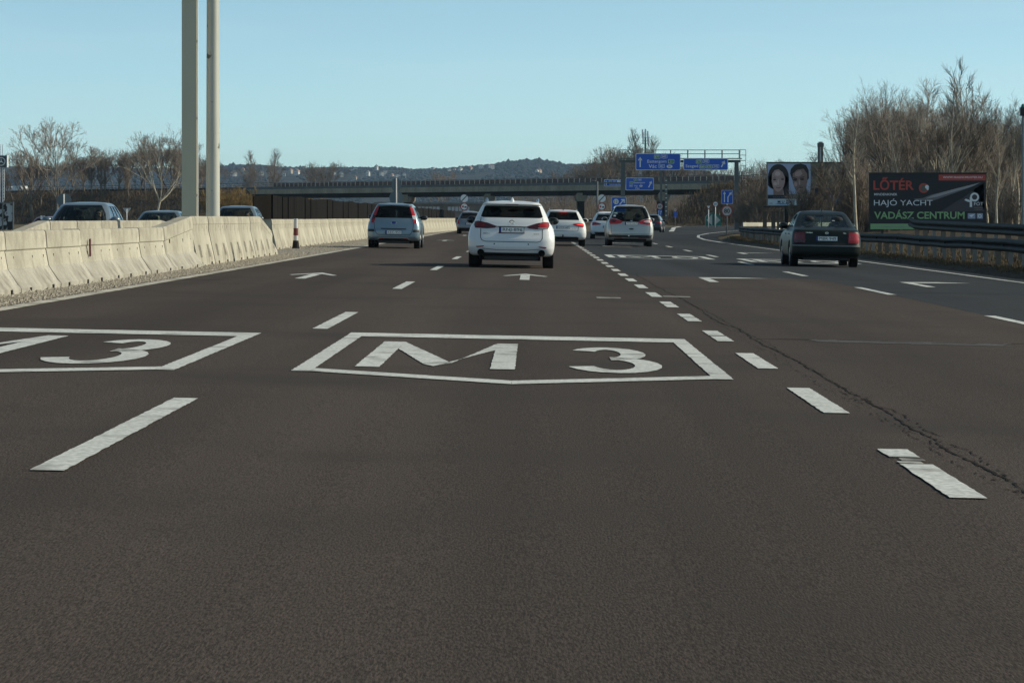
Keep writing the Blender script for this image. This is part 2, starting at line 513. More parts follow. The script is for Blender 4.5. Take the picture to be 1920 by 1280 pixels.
for k in range(6):     # dashes that follow the ramp round
    y = 168 + 13 * k
    xm = 5.5 + (max(0, y - 168) / 62) ** 1.7 * 2.6
    marking('lane_dash', [[(xm - .08, y), (xm + .08, y), (xm + .45, y + 5), (xm + .29, y + 5)]], exit_road)
# edge lines
def edge_line(pts, w, parent, m='paint_white'):
    a = [(x - w / 2, y) for x, y in pts]; b = [(x + w / 2, y) for x, y in pts]
    return marking('edge_line', [a + b[::-1]], parent, m, rag=False)
yy = [8, 20, 30, 36, 42, 50, 58, 66, 80, 100, 130, 160, 200, 240, 300, 380]
edge_line([(-5.62 - 0.0012 * max(0, y - 60), y) for y in yy], 0.20, road, 'paint_edge')
edge_line([(9.5, y) for y in (5, 20, 40, 60, 80, 100, 130, 152)], 0.12, exit_road)
edge_line([(9.5, 152), (9.8, 172), (10.7, 195), (12.2, 222), (14.6, 250), (19, 290), (25, 330)], 0.20, exit_road)
edge_line([(11.3, 262), (12.6, 276), (15.3, 330), (18.2, 390), (21.4, 438)], 0.5, exit_road)
edge_line([(21.6, 440), (20.4, 470), (24, 500)], 0.6, exit_road)
edge_line([(21.6, 440), (26, 448), (34, 455)], 0.9, exit_road)
edge_line([(1.75, 205), (1.75, 260), (1.75, 420), (1.75, 600)], 0.15, road)
edge_line([(-8.98, 20), (-8.98, 120), (-8.98, 400)], 0.15, road)

# motorway shields lettered on the road
def stroke(a, b, w):
    """bar of lateral width w from a to b (both along y)"""
    return [(a[0] - w / 2, a[1]), (a[0] + w / 2, a[1]), (b[0] + w / 2, b[1]), (b[0] - w / 2, b[1])]
def shield(xc, y0, y1, w, tip, parent, lw=0.135, lt=0.78, lb=0.40):
    h = w / 2
    polys = [
        [(xc - h, y1 - lt), (xc + h, y1 - lt), (xc + h, y1), (xc - h, y1)],
        [(xc - h, y0), (xc - h + lw, y0 + .0), (xc - h + lw, y1 - lt), (xc - h, y1 - lt)],
        [(xc + h - lw, y0), (xc + h, y0), (xc + h, y1 - lt), (xc + h - lw, y1 - lt)],
        [(xc - h + lw, y0), (xc, tip), (xc, tip + lb), (xc - h + lw, y0 + lb)],
        [(xc, tip), (xc + h - lw, y0), (xc + h - lw, y0 + lb), (xc, tip + lb)]]
    return marking('shield_outline', polys, parent)
def letter_m(x0, x1, y0, y1, parent):
    w = 0.175
    xa, xb, xm = x0 + w / 2, x1 - w / 2, (x0 + x1) / 2
    polys = [stroke((xa, y0), (xa, y1), w), stroke((xb, y0), (xb, y1), w),
             [(xa + w / 2, y1 - 1.3), (xa + w / 2, y1), (xm + .1, y0 + .75), (xm - .02, y0 + .25), (xm - .1, y0 + .55)],
             [(xm + .1, y0 + .75), (xm - .02, y0 + .25), (xb - w / 2, y1 - 1.25), (xb - w / 2, y1)]]
    return marking('road_letter', polys, parent)
def digit_3(x0, x1, y0, y1, parent):
    """two stacked bows, thick towards the right"""
    xm = (x0 + x1) / 2; H = y1 - y0
    outer, inner = [], []
    def bow(cy, rx, ry, a0, a1, n=14):
        o, i = [], []
        for k in range(n + 1):
            a = R(a0 + (a1 - a0) * k / n)
            th = 0.20
            o.append((xm - .04 + rx * math.cos(a), cy + ry * math.sin(a)))
            i.append((xm - .04 + (rx - th) * math.cos(a), cy + (ry - .42) * math.sin(a)))
        return o, i
    o1, i1 = bow(y0 + H * .73, (x1 - x0) * .44, H * .27, 155, -90)
    o2, i2 = bow(y0 + H * .29, (x1 - x0) * .52, H * .29, 90, -160)
    polys = []
    for o, i in ((o1, i1), (o2, i2)):
        for k in range(len(o) - 1):
            polys.append([o[k], o[k + 1], i[k + 1], i[k]])
    return marking('road_digit', polys, parent, rag=False)
def digit_0(x0, x1, y0, y1, parent):
    polys = []; xm, ym = (x0 + x1) / 2, (y0 + y1) / 2
    P = lambda a, k: (xm + (x1 - x0) / 2 * k * math.cos(a), ym + (y1 - y0) / 2 * (k + .12 * (k < 1)) * math.sin(a))
    for k in range(24):
        a, b = 2 * math.pi * k / 24, 2 * math.pi * (k + 1) / 24
        polys.append([P(a, 1), P(b, 1), P(b, .62), P(a, .62)])
    return marking('road_digit', polys, parent, rag=False)
shield(-0.15, 20.35, 27.1, 3.02, 19.25, road)
letter_m(-1.27, -0.14, 21.1, 25.35, road)
digit_3(0.28, 0.97, 20.9, 25.0, road)
shield(-3.93, 20.15, 26.6, 3.0, 19.1, road)
letter_m(-5.08, -3.93, 21.0, 25.2, road)
digit_3(-3.52, -2.83, 20.7, 24.8, road)
shield(3.6, 84.0, 90.2, 3.0, 82.4, exit_road, lw=.2)
letter_m(2.45, 3.6, 84.8, 89.0, exit_road)
digit_0(4.0, 4.75, 84.6, 89.0, exit_road)
shield(7.35, 80.6, 86.8, 3.0, 79.2, exit_road, lw=.2)
letter_m(6.2, 7.35, 81.4, 85.6, exit_road)
digit_0(7.75, 8.5, 81.2, 85.6, exit_road)
def arrow_ahead(xc, y0, y1, parent, hw=0.42, hl=2.2):
    sw = 0.085
    polys = [quad(xc - sw, xc + sw, y0, y1 - hl * .55), [(xc - hw, y1 - hl), (xc, y1), (xc, y1 - hl * .42), (xc - hw + .07, y1 - hl * 1.12)], [(xc + hw, y1 - hl), (xc + hw - .07, y1 - hl * 1.12), (xc, y1 - hl * .42), (xc, y1)]]
    return marking('lane_arrow', polys, parent)
arrow_ahead(-3.85, 49.0, 54.2, road)
arrow_ahead(-0.17, 51.5, 57.0, road)
arrow_ahead(-3.9, 128, 133, road, .4, 2)
arrow_ahead(-3.9, 165, 170, road, .4, 2)
def arrow_right(x0, y0, parent):
    polys = [[(x0, y0), (x0 + .17, y0), (x0 + .19, y0 + 3.3), (x0 + .02, y0 + 4.0)],
             [(x0 + .02, y0 + 4.0), (x0 + .19, y0 + 3.3), (x0 + .8, y0 + 3.75), (x0 + 1.4, y0 + 4.2), (x0 + .8, y0 + 4.5)]]
    return marking('lane_arrow', polys, parent)
arrow_right(3.10, 52.9, exit_road)
arrow_right(6.85, 52.2, exit_road)
arrow_right(3.3, 132, exit_road)
arrow_right(7.0, 100, exit_road)
marking('lane_arrow', [[(2.7, 118), (3.9, 118.6), (3.9, 119.4), (2.7, 119.2)]], exit_road, 'paint_worn')
marking('worn_stroke', [quad(.85, 1.18, 40.6, 41.1)], road, 'paint_worn')
marking('worn_stroke', [quad(1.82, 2.2, 42.0, 42.4)], road, 'paint_worn')
marking('worn_stroke', [quad(-7.6, -3.2, 141, 142.2)], road, 'paint_worn') if False else None

# the open joint to the right of the short dashes, with a patched hole
rng = random.Random(11)
polys = []
def wander(x0, amp, y0, y1, w, step=0.10, skip=0.0, pull=0.10):
    x = x0; y = y0
    while y < y1:
        s = step * (1 + y / 30)
        x2 = x + rng.uniform(-amp, amp) + (x0 - x) * pull
        w0, w1 = w * rng.uniform(.25, 1.5), w * rng.uniform(.25, 1.5)
        if rng.random() > skip:
            polys.append([(x - w0, y), (x + w0, y), (x2 + w1, y + s), (x2 - w1, y + s)])
        x, y = x2, y + s
wander(2.02, 0.015, 9, 60, 0.0068, skip=.06, step=.07, pull=.05)
wander(2.06, 0.018, 9, 40, 0.0045, skip=.45, step=.06)
wander(1.95, 0.014, 9, 26, 0.003, skip=.6, step=.05)
wander(1.92, 0.012, 14, 32, 0.0028, skip=.6, step=.05)
for k in range(120):         # short crumbled side branches
    y = 9 + 26 * rng.random() ** 1.4; x = 2.02 + rng.gauss(0, .035); r = rng.uniform(.002, .007)
    polys.append([(x - r, y - r * 2), (x + r, y - r), (x + r * .8, y + r * 3), (x - r, y + r * 2)])
for (cx, cy, n, sx, sy) in ((1.99, 18.4, 26, .05, .45), (2.0, 12.2, 14, .04, .4), (2.02, 25.0, 10, .05, .5)):
    for _ in range(n):
        x, y = cx + rng.gauss(0, sx), cy + rng.gauss(0, sy); r = rng.uniform(.004, .013)
        polys.append([(x - r, y - r), (x + r * .8, y - r * 1.6), (x + r, y + r * 1.8), (x - r * .7, y + r * 2)])
# a cross crack and short side cracks
x = 2.05
while x < 7.5:
    y = 27.6 + .12 * math.sin(x * 3) - .1 * x * .2; d = rng.uniform(.06, .22)
    if rng.random() > .25: polys.append([(x, y), (x + d, y + rng.uniform(-.03, .03)), (x + d, y + .07), (x, y + .06)])
    x += d
tag(marking('crack', polys, road, 'crack', zoff=0.0235, rag=False))
marking('seam_patch', [ragged([(2.55, 27.2), (4.3, 27.0), (4.35, 27.55), (2.6, 27.75)], .05)], road, 'patch', zoff=0.0228)
polys = []
wander(5.5, 0.012, 9, 57, 0.006, skip=.3)
marking('crack', polys, road, 'crack', zoff=0.0235, rag=False)

# gravel stones beside the barrier
rng = random.Random(3)
mb = MB()
for _ in range(5200):
    y = 24 + 90 * rng.random() ** 1.7
    x = rng.uniform(-6.62 - (1.1 if y > 80 else 0), -5.74 + rng.gauss(0, .06))
    r = rng.uniform(.008, .028) * (1.5 if rng.random() < .06 else 1)
    z = gz(x) + .02
    P = [(x + r * rng.uniform(.6, 1.2) * dx, y + r * rng.uniform(.6, 1.2) * dy, z + r * dz) for dx, dy, dz in ((1, 0, 0), (0, 1, .1), (-1, 0, 0), (0, -1, .1), (.1, .1, .9))]
    mb.add(P, [(0, 1, 4), (1, 2, 4), (2, 3, 4), (3, 0, 4)])
tag(mb.build('gravel', M['stone']), 'loose pale gravel stones along the foot of the concrete barrier', 'gravel', kind='stuff')

# right verge: low soil bank with dry grass
mb = MB(); ny, prof = 150, [(10.12, .0), (10.35, .06), (10.7, .11), (11.3, .13), (12.2, .20), (13.5, .38), (15.5, .6), (18, .7), (24, .75), (60, .7)]
ys = [8 + 190 * (k / ny) ** 1.15 for k in range(ny + 1)]
for k, y in enumerate(ys):
    sh = 0.0 if y < 150 else ((y - 150) / 48) ** 1.5 * 2.6
    fade = 1.0 if y < 176 else max(0.06, 1 - (y - 176) / 22)
    for i, (x, z) in enumerate(prof):
        n = noise.noise(Vector((x * 1.7, y * .45, 3.1))) * .07 * min(1, i / 2) + noise.noise(Vector((x * 5, y * 1.8, 0))) * .03 * min(1, i)
        mb.v.append((x + sh + (noise.noise(Vector((y * .5, 7, 0))) * .12 if i < 3 else 0), y, gz(x) + .004 + (z + n) * fade))
for k in range(ny):
    for i in range(len(prof) - 1):
        a = k * len(prof) + i
        mb.f.append((a, a + 1, a + 1 + len(prof), a + len(prof))); mb.m.append(0)
tag(mb.build('verge', M['dirt'], smooth=True), kind='structure')
def verge_z(x, y):
    xs = [p[0] for p in prof]; zs = [p[1] for p in prof]
    return gz(x) + float(np.interp(x, xs, zs)) if 8 < y < 190 else gz(x)

def tufts(name, spots, m, label, hmin, hmax, blades=7, spread=.12, wide=.008):
    mb = MB(); rg = random.Random(len(spots))
    for (x, y, z) in spots:
        for _ in range(blades):
            a = rg.uniform(0, 6.28); h = rg.uniform(hmin, hmax); lean = rg.uniform(.1, .7) * h
            bx, by = x + rg.gauss(0, spread), y + rg.gauss(0, spread)
            dx, dy = math.cos(a), math.sin(a)
            w = wide * rg.uniform(.7, 1.6)
            P0, P1 = (bx - dy * w, by + dx * w, z), (bx + dy * w, by - dx * w, z)
            mx, my = bx + dx * lean * .4, by + dy * lean * .4
            mb.add([P0, P1, (mx + dy * w * .7, my - dx * w * .7, z + h * .65), (mx - dy * w * .7, my + dx * w * .7, z + h * .65), (bx + dx * lean, by + dy * lean, z + h)], [(0, 1, 2, 3), (3, 2, 4)])
    return tag(mb.build(name, m), label, name.replace('_', ' '), kind='stuff')
rng = random.Random(8)
spots = []
for _ in range(5200):
    y = 30 + 150 * rng.random() ** 1.3
    x = 10.55 + abs(rng.gauss(0, 1.5)) + (0 if y < 150 else ((y - 150) / 48) ** 1.5 * 2.6)
    spots.append((x, y, verge_z(x, y) - .03))
tufts('dry_grass', spots, M['grass_dry'], 'dry brown grass along the foot of the right guardrail', .04, .15, 6, .10, .008)
ORD = ['first', 'second', 'third', 'fourth', 'fifth', 'sixth', 'seventh', 'eighth', 'ninth', 'tenth', 'eleventh', 'twelfth', 'thirteenth', 'fourteenth', 'fifteenth',
       'sixteenth', 'seventeenth', 'eighteenth', 'nineteenth', 'twentieth', 'twenty-first', 'twenty-second', 'twenty-third', 'twenty-fourth', 'twenty-fifth', 'twenty-sixth',
       'twenty-seventh', 'twenty-eighth', 'twenty-ninth', 'thirtieth', 'thirty-first', 'thirty-second', 'thirty-third', 'thirty-fourth', 'thirty-fifth', 'thirty-sixth']
# ------------------------------------------------------------------ concrete barriers in the median
SLOT = MB().box((0, 0, 0), (.14, .012, .066)).mesh('drain_slot', M['slot']); LIFT = MB().box((0, 0, 0), (.025, .02, .07)).mesh('lifting_slot', M['slot'])
rng = random.Random(21)
def barrier(p0, p1, h0, h1, label, group, style='kink', gap=0.022, slots=2):
    """one precast section between two ground points (centre line); h0, h1 its height at both ends"""
    a, b = Vector((p0[0], p0[1], 0)), Vector((p1[0], p1[1], 0))
    L = (b - a).length; d = (b - a) / L
    root = thing('concrete_barrier', label, 'concrete barrier', ((a.x + b.x) / 2, (a.y + b.y) / 2, gz((a.x + b.x) / 2)), math.atan2(d.y, d.x), group)
    if style == 'kink':      # steep upper wall, flared grey foot
        up = lambda h: [(.175, .31), (.135, h - .27), (.128, h - .255), (.150, h - .235), (.132, h - .02), (.11, h)]
        foot = [(.345, 0), (.345, .07), (.30, .12), (.175, .31)]
    else:                    # plain sloping faces with a small head
        up = lambda h: [(.285, .10), (.155, h - .30), (.150, h - .17), (.158, h - .155), (.135, h - .02), (.115, h)]
        foot = [(.30, 0), (.285, .10)]
    jx = rng.uniform(-.006, .006); jz = rng.uniform(-.005, .003)
    def loft(name, prof, m, smooth=False):
        mb = MB(); n = None
        xs = [-L / 2 + gap, -L / 2 + gap + .035, 0, L / 2 - gap - .035, L / 2 - gap]
        for k, x in enumerate(xs):
            t = (x + L / 2) / L
            pr = prof(h0 + (h1 - h0) * t) if callable(prof) else prof
            pr = pr + [(-q[0], q[1]) for q in reversed(pr)]
            s = 0.985 if k in (0, 4) else 1.0
            n = len(pr)
            for (u, z) in pr:
                zz = max(0, z + jz) if z > .01 else z
                mb.v.append((x, (u * s) + jx * (k - 2) * .5, zz + ( .0)))
        for k in range(4):
            for i in range(n - 1):
                p = k * n + i
                mb.f.append((p, p + 1, p + 1 + n, p + n)); mb.m.append(0)
            if not callable(prof) or True:
                p = k * n
                mb.f.append((p + n - 1, p, p + n, p + 2 * n - 1)); mb.m.append(0)
        mb.f.append(tuple(reversed(range(n)))); mb.m.append(0)
        mb.f.append(tuple(range(4 * n, 5 * n))); mb.m.append(0)
        return mb.build(name, m, root, fix=True)
    loft('wall', up, M['concrete'])
    loft('foot', foot, M['concrete_grey'] if style == 'kink' else M['concrete'])
    for k in range(slots):
        x = (-.28 + .56 * k / max(1, slots - 1)) * L if slots > 1 else 0
        o = link('drain_slot', SLOT, root); o.location = (x, -.345 if style == 'kink' else -.30, .035)
    if style == 'ribbed':
        for k in range(8):
            x = (-.40 + .8 * (k // 4)) * L * .6 + (k % 4) * .10 - .15
            w = lambda z: .285 + (.155 - .285) * (z - .1) / .6
            MB().add([(x - .012, -(w(.17) + .004), .17), (x + .012, -(w(.17) + .004), .17), (x + .012, -(w(.42) + .004), .42), (x - .012, -(w(.42) + .004), .42)], [(0, 1, 2, 3)]).build('joint_groove', M['slot'], root)
    for x in (-.33 * L, .12 * L, .40 * L):
        o = link('lifting_slot', LIFT, root); o.location = (x, -.142, (h0 + h1) / 2 - (.36 if style == 'kink' else .23))
    return root
near_row = [(-6.82, y) for y in (28.1, 31.3, 34.5, 37.7, 40.9, 44.0, 47.2, 50.5, 53.9)]
for i in range(len(near_row) - 1):
    barrier(near_row[i], near_row[i + 1], .79 + .004 * (i % 3), .79, 'low concrete barrier section with flared grey foot, %s from the left in the near row' % ORD[max(0, i - 1)] if i > 0 else
            'low concrete barrier section cut by the left edge of the view, before the near row', 'low concrete barriers of the near row')
barrier((-6.82, 53.9), (-6.80, 58.2), .79, .99, 'concrete barrier section whose top climbs from the low row to the tall row', None, 'kink')
tall = [(-6.86, 58.35), (-6.86, 61.5), (-6.86, 64.6), (-6.87, 67.7), (-6.89, 70.8), (-6.92, 74.0)]
for i in range(len(tall) - 1):
    barrier(tall[i], tall[i + 1], .99, .99, 'tall ribbed concrete barrier section in front of the two poles, %s from the left' % ORD[i], 'tall ribbed concrete barriers', 'ribbed')
barrier((-6.92, 74.0), (-6.96, 77.6), .99, .62, 'concrete barrier end section sloping down beside the striped marker post', None, 'ribbed')
far_pts = []
y = 90.0
while y < 236:
    x = -8.05 + (0.35 * min(1, max(0, (y - 110) / 60))) + 1.35 * min(1, max(0, (y - 150) / 80))
    far_pts.append((x, y)); y += 4.1
for i in range(len(far_pts) - 1):
    barrier(far_pts[i], far_pts[i + 1], .93, .93, 'tall pale concrete barrier behind the blue hatchback, %s from its near end' % ORD[i], 'receding row of tall pale concrete barriers', 'plain' if i > 9 else 'ribbed2', slots=2 if i < 12 else 0)
back_row = [(-9.86, y) for y in (60.0, 63.6, 67.2, 70.8, 74.4, 78.0)]
for i in range(len(back_row) - 1):
    barrier(back_row[i], back_row[i + 1], .95, .95, 'concrete barrier section behind the median pit, %s from the left in the back row' % ORD[i], 'concrete barriers of the back row')
barrier((-9.70, 55.6), (-9.86, 60.0), .74, .95, 'concrete barrier section rising from the left into the back row', None)
barrier((-9.86, 78.0), (-9.70, 81.0), .95, .78, 'concrete barrier section falling to the right out of the back row', None)
# red reflector strip and striped marker post
o = MB().box((0, 0, 0), (.07, .02, .26)).build('reflector', mat('dark_reflector', (.10, .008, .010), rough=.3))
o.location = (-6.655, 44.6, gz(-6.65) + .52); o.rotation_euler = (0, R(-7), R(90))
o.location.x += .02
tag(o, 'dark red reflector strip fixed to the low concrete barrier', 'reflector')
M['band_red'] = mat('dull_red_band', (.14, .018, .015))
rt = thing('marker_post', 'red and white striped marker post with black foot before the barrier', 'marker post', (-7.35, 92.0, gz(-7.3)))
MB().tube([(0, 0, .16), (0, 0, .93)], [.075, .06], 10).build('post', M['sign_grey'], rt)
MB().tube([(0, 0, 0), (0, 0, .26)], [.12, .085], 10).build('foot', M['rubber'], rt)
MB().tube([(0, 0, .42), (0, 0, .64)], [.076, .072], 10).build('red_band', M['band_red'], rt)

# ------------------------------------------------------------------ the two tall poles
rt = thing('gantry_pole', 'tall square beige steel pole, left of the pair, rising from the median', 'pole', (X_at(356, 70), 70, gz(-8)))
MB().box((0, 0, 4.6), (.345, .30, 9.2)).build('shaft', M['pole_square'], rt)
MB().box((0, 0, .15), (.6, .6, .3)).build('base_plate', M['concrete'], rt)
MB().box((.196, -.10, 4.6), (.022, .05, 9.18)).build('edge_flange', M['sign_white'], rt)
mb = MB()
for z in (1.5, 3.3, 5.1, 6.9): mb.box((.178, -.10, z), (.03, .04, .05))
mb.build('flange_clip', M['trim'], rt)
MB().box((0, 0, 9.30), (.42, .40, .16)).build('cap', M['pole_square'], rt)
rt = thing('round_pole', 'tall round galvanised pole with rust spots, right of the pair', 'pole', (X_at(397.5, 70), 70.2, gz(-7.5)))
MB().tube([(0, 0, 0), (0, 0, .8), (0, 0, 2.45), (0, 0, 6), (0, 0, 10)], [.166, .163, .158, .146, .125], 28, True).build('shaft', M['pole_round'], rt, smooth=True, angle=60)
mb = MB()
for z, r in ((.98, .166), (2.95, .160), (4.72, .154)): mb.tube([(0, 0, z), (0, 0, z + .02)], r, 28)
mb.build('weld_ring', M['pole_round'], rt, smooth=True, angle=50)
MB().tube([(0, 0, 0), (0, 0, .06)], .3, 20).build('base_plate', M['pole_round'], rt)
mb = MB(); rng = random.Random(4)
for _ in range(34):
    a = R(rng.uniform(-150, 20)); z = 0.75 + 3.6 * rng.random() ** 1.8; r = .1645 - .0043 * z + .0006
    h = rng.uniform(.015, .04) * (1 + 2.2 * (z < 1.15)); w = rng.uniform(.009, .020)
    mb.add([(r * math.cos(a + s * w / r), r * math.sin(a + s * w / r), z + k * h) for s, k in ((-1, -1), (1, -1), (1, 1), (-1, 1))], [(0, 1, 2, 3)])
mb.build('rust_spot', mat('rust', (.045, .028, .018), rough=.9), rt)

# lamp posts on the right verge (their shadows cross the carriageways)
def lamp_post(x, y, h, label, arm=1.6):
    rt = thing('street_lamp', label, 'street lamp', (x, y, gz(x) + .25))
    MB().tube([(0, 0, -.3), (0, 0, h * .5), (0, 0, h)], [.11, .09, .06], 12).build('pole', M['galv'], rt, smooth=True)
    MB().tube([(0, 0, h), (-.4, 0, h + .25), (-arm, 0, h + .35)], [.045, .04, .035], 8).build('arm', M['galv'], rt, smooth=True)
    MB().box((-arm - .3, 0, h + .35), (.75, .28, .12)).build('lamp_head', M['galv_dark'], rt)
    return rt
lamp_post(15.5, 67.5, 11.5, 'grey street lamp on the right verge beyond the frame')
lamp_post(16.0, 49.0, 11.0, 'grey street lamp on the right verge, nearest to the camera')
rt = thing('sign_post', 'slim grey post with dark cap at the right edge above the trees', 'post', (X_at(1918.5, 120), 120, .2))
MB().tube([(0, 0, 0), (0, 0, 5.2)], .06, 10).build('pole', M['galv'], rt)
MB().box((0, 0, 5.15), (.24, .24, .34)).build('cap', M['trim'], rt)
MB().tube([(0, 0, 5.3), (0, 0, 5.46)], [.12, .05], 10).build('cap_top', M['sign_teal'], rt)

# ------------------------------------------------------------------ guardrails on the right
W_PROF = [(-.030, .000), (.010, .020), (.040, .055), (.040, .095), (.005, .130), (-.035, .155), (.005, .180), (.040, .215), (.040, .255), (.010, .290), (-.030, .310)]
def beam(name, pts, zs, parent, side=-1):
    """W-shaped rail along pts (x, y); side -1: bulges face -x"""
    mb = MB(); n = len(W_PROF)
    for k, (x, y) in enumerate(pts):
        a = pts[max(0, k - 1)]; b = pts[min(len(pts) - 1, k + 1)]
        t = Vector((b[0] - a[0], b[1] - a[1])).normalized()
        nx, ny = -t.y, t.x
        for (u, z) in W_PROF:
            mb.v.append((x + nx * u, y + ny * u, zs[k] + z))
        for (u, z) in W_PROF:
            mb.v.append((x + nx * (u - .006), y + ny * (u - .006), zs[k] + z))
    for k in range(len(pts) - 1):
        for i in range(n - 1):
            p = 2 * n * k + i
            mb.f.append((p, p + 2 * n, p + 2 * n + 1, p + 1)); mb.m.append(0)
            q = p + n
            mb.f.append((q, q + 1, q + 2 * n + 1, q + 2 * n)); mb.m.append(0)
        for i in (0, n - 1):
            p = 2 * n * k + i
            mb.f.append((p, p + n, p + 3 * n, p + 2 * n)); mb.m.append(0)
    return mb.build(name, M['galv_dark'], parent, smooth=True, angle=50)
rail = thing('guardrail', 'long grey steel guardrail along the edge of the exit lanes', 'guardrail')
pts, zs = [], []
for k in range(52):
    y = 36 + 2.0 * k + .01 * k * k * 1.6
    if y > 186: break
    x = 11.35 + (0 if y < 150 else ((y - 150) / 48) ** 1.5 * 2.0)
    pts.append((x, y)); zs.append(gz(x) + .50 + .012 * math.sin(y * .35) + .01 * math.sin(y * .9))
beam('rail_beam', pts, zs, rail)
ml = MB().box((0, 0, .30), (.10, .06, .92)).mesh('guardrail_post', M['post_light'])
mdk = MB().box((0, 0, .30), (.14, .09, .92)).mesh('guardrail_post_dark', M['bark'])
rng = random.Random(9)
y = 37.0
while y < 184:
    x = 11.50 + (0 if y < 150 else ((y - 150) / 48) ** 1.5 * 2.0)
    o = link('post', mdk if rng.random() < .45 else ml, rail); o.location = (x, y, gz(x) - .01); o.rotation_euler = (rng.uniform(-.03, .03), 0, rng.uniform(-.2, .2))
    y += 1.95
mb = MB()
for (x, y), z in zip(pts[::2], zs[::2]):
    mb.box((x - .035, y, z + .155), (.05, .09, .05))
mb.build('rail_bolt', M['galv_dark'], rail)
rail2 = thing('guardrail', 'second guardrail with an upturned end, set higher behind the first one', 'guardrail')
pts, zs = [], []
for k in range(32):
    y = 62 + 1.2 * k
    pts.append((12.45, y)); zs.append(gz(12) + .60 + .0042 * (y - 62) + .2 + (0.09 * max(0, (y - 97.2) / 2) ** 2))
beam('rail_beam', pts, zs, rail2)
for k in range(18):
    o = link('post', mdk if k % 3 else ml, rail2); o.location = (12.58, 62.5 + 2.1 * k, gz(12) + .30)

# boards added for a sunlit strip, turned to the sun; far rails beside the ramp
f = thing('sunlit_strip', 'low pale board fence on dark posts beyond the guardrail end', 'fence')
mb = MB(); mp = MB()
for k in range(19):
    x = X_at(1393, 262) + .82 * k; y = 262 + .55 * k
    mp.box((x, y, .2), (.16, .14, 1.1))
    if k < 18:
        mb.box((x + .41, y + .12, .50), (.99, .06, .34), rz=math.atan2(.55, .82)); mb.box((x + .41, y + .12, .10), (.99, .05, .14), rz=math.atan2(.55, .82))
mb.build('sunlit_board', mat('sunlit_pale', (.66, .62, .50), rough=.9, var=.2, vscale=1.5), f)
mp.build('fence_post', M['bark'], f)
f = thing('timber_stub', 'cluster of dark timber posts behind the guardrail before the billboard', 'post')
for px, w in ((1434, .28), (1450, .28), (1459, .16), (1466, .22)):
    MB().box((X_at(px, 215), 215, .5), (w, .2, 2.1)).build('timber_post', M['twig_dark'], f)
far_rail = thing('guardrail', 'far guardrail curving along the foot of the slope behind the ramp', 'guardrail')
pts, zs = [], []
for k in range(40):
    t = k / 39
    px = 1238 + (1330 - 1238) * t
    D = 505 - 25 * t + 60 * (t - .5) ** 2
    pts.append((X_at(px, D), D)); zs.append(.28)
pts = pts[::-1]
beam('rail_beam', pts, zs, far_rail)
mb = MB()
for k in range(0, 40, 2): mb.box((pts[k][0], pts[k][1] + .2, 0), (.12, .1, 1.0))
mb.build('post', M['post_light'], far_rail)

# ------------------------------------------------------------------ overpass
A = Vector((-57.0, 600.0, 0)); B = Vector((30.9, 490.0, 0))
DV = (B - A).normalized(); NV = Vector((DV.y, -DV.x, 0))
if NV.y > 0: NV = -NV           # towards the camera
LB = (B - A).length
def bp(s, u, z):
    """s along the bridge from A, u behind its near face, z height"""
    p = A + DV * s - NV * u
    return (p.x, p.y, z)
rz_b = math.atan2(DV.y, DV.x)
def bbox(mb, s0, s1, u0, u1, z0, z1):
    V = [bp(s, u, z) for z in (z0, z1) for (s, u) in ((s0, u0), (s1, u0), (s1, u1), (s0, u1))]
    mb.add(V, [(3, 2, 1, 0), (4, 5, 6, 7), (0, 1, 5, 4), (1, 2, 6, 5), (2, 3, 7, 6), (3, 0, 4, 7)])
br = thing('overpass', 'long concrete overpass with steel railing crossing the motorway', 'overpass')
mb = MB(); bbox(mb, 0, LB, 0, .35, 5.78, 6.72); bbox(mb, 0, LB, 11.65, 12, 5.78, 6.72); bbox(mb, 0, LB, .352, 11.648, 6.2, 6.5)
mb.build('deck', M['bridge'], br)
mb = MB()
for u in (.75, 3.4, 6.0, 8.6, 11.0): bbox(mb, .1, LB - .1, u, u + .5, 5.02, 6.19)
mb.build('girder', M['bridge_shaded'], br)
for s_px, D in ((762, 566), (917, 549), (1090, 527), (1246, 506)):
    # where the sight line through this pixel meets the near face
    t = 0
    lo, hi = 0.0, LB
    for _ in range(40):
        m_ = (lo + hi) / 2; p = bp(m_, 0, 0)
        if VX + p[0] / p[1] * F < s_px: lo = m_
        else: hi = m_
    s = lo
    p0 = bp(s, 0, 0); ly = 12 / -NV.y      # the piers stand in line with the motorway
    pier = MB().box((p0[0], p0[1] + ly / 2, 2.2), (1.1, ly - 2.4, 5.0)).build('pier', M['bridge_shaded'], br)
    cap = [(-.95, 4.4), (-.65, 3.95), (.65, 3.95), (.95, 4.4), (.95, 5.1), (.7, 5.40), (-.7, 5.40), (-.95, 5.1)]
    MB().prism([(p0[0] + a, z) for a, z in cap], p0[1] + .9, p0[1] + ly - .9).build('pier_cap', M['bridge'], pier, fix=True)
mb = MB(); bbox(mb, LB - .2, LB + 1.1, -.15, 12.2, -.3, 6.76); bbox(mb, -1.1, .2, -.15, 12.2, -.3, 6.76)
mb.build('abutment', M['bridge'], br)
mb = MB()
for s0, s1 in ((-2, LB + 2),):
    for z, h in ((7.95, .09), (7.52, .06), (7.2, .05)): bbox(mb, s0, s1, .12, .19, z, z + h)
    bbox(mb, s0, s1, .20, .23, 6.74, 7.16)
rl = mb.build('railing', M['gantry_grey'], br)
mb = MB(); bbox(mb, 0, LB, .30, .34, 6.73, 7.18)
mb.build('infill_panel', mat('dark_mesh_panel', (.035, .045, .046), rough=.8), br)
mb = MB(); bbox(mb, 0, LB, 5.5, 5.62, 7.16, 7.99)
mb.build('crash_rail', mat('rusty_rail', (.085, .058, .056), rough=.9, var=.2, vscale=.3), br)
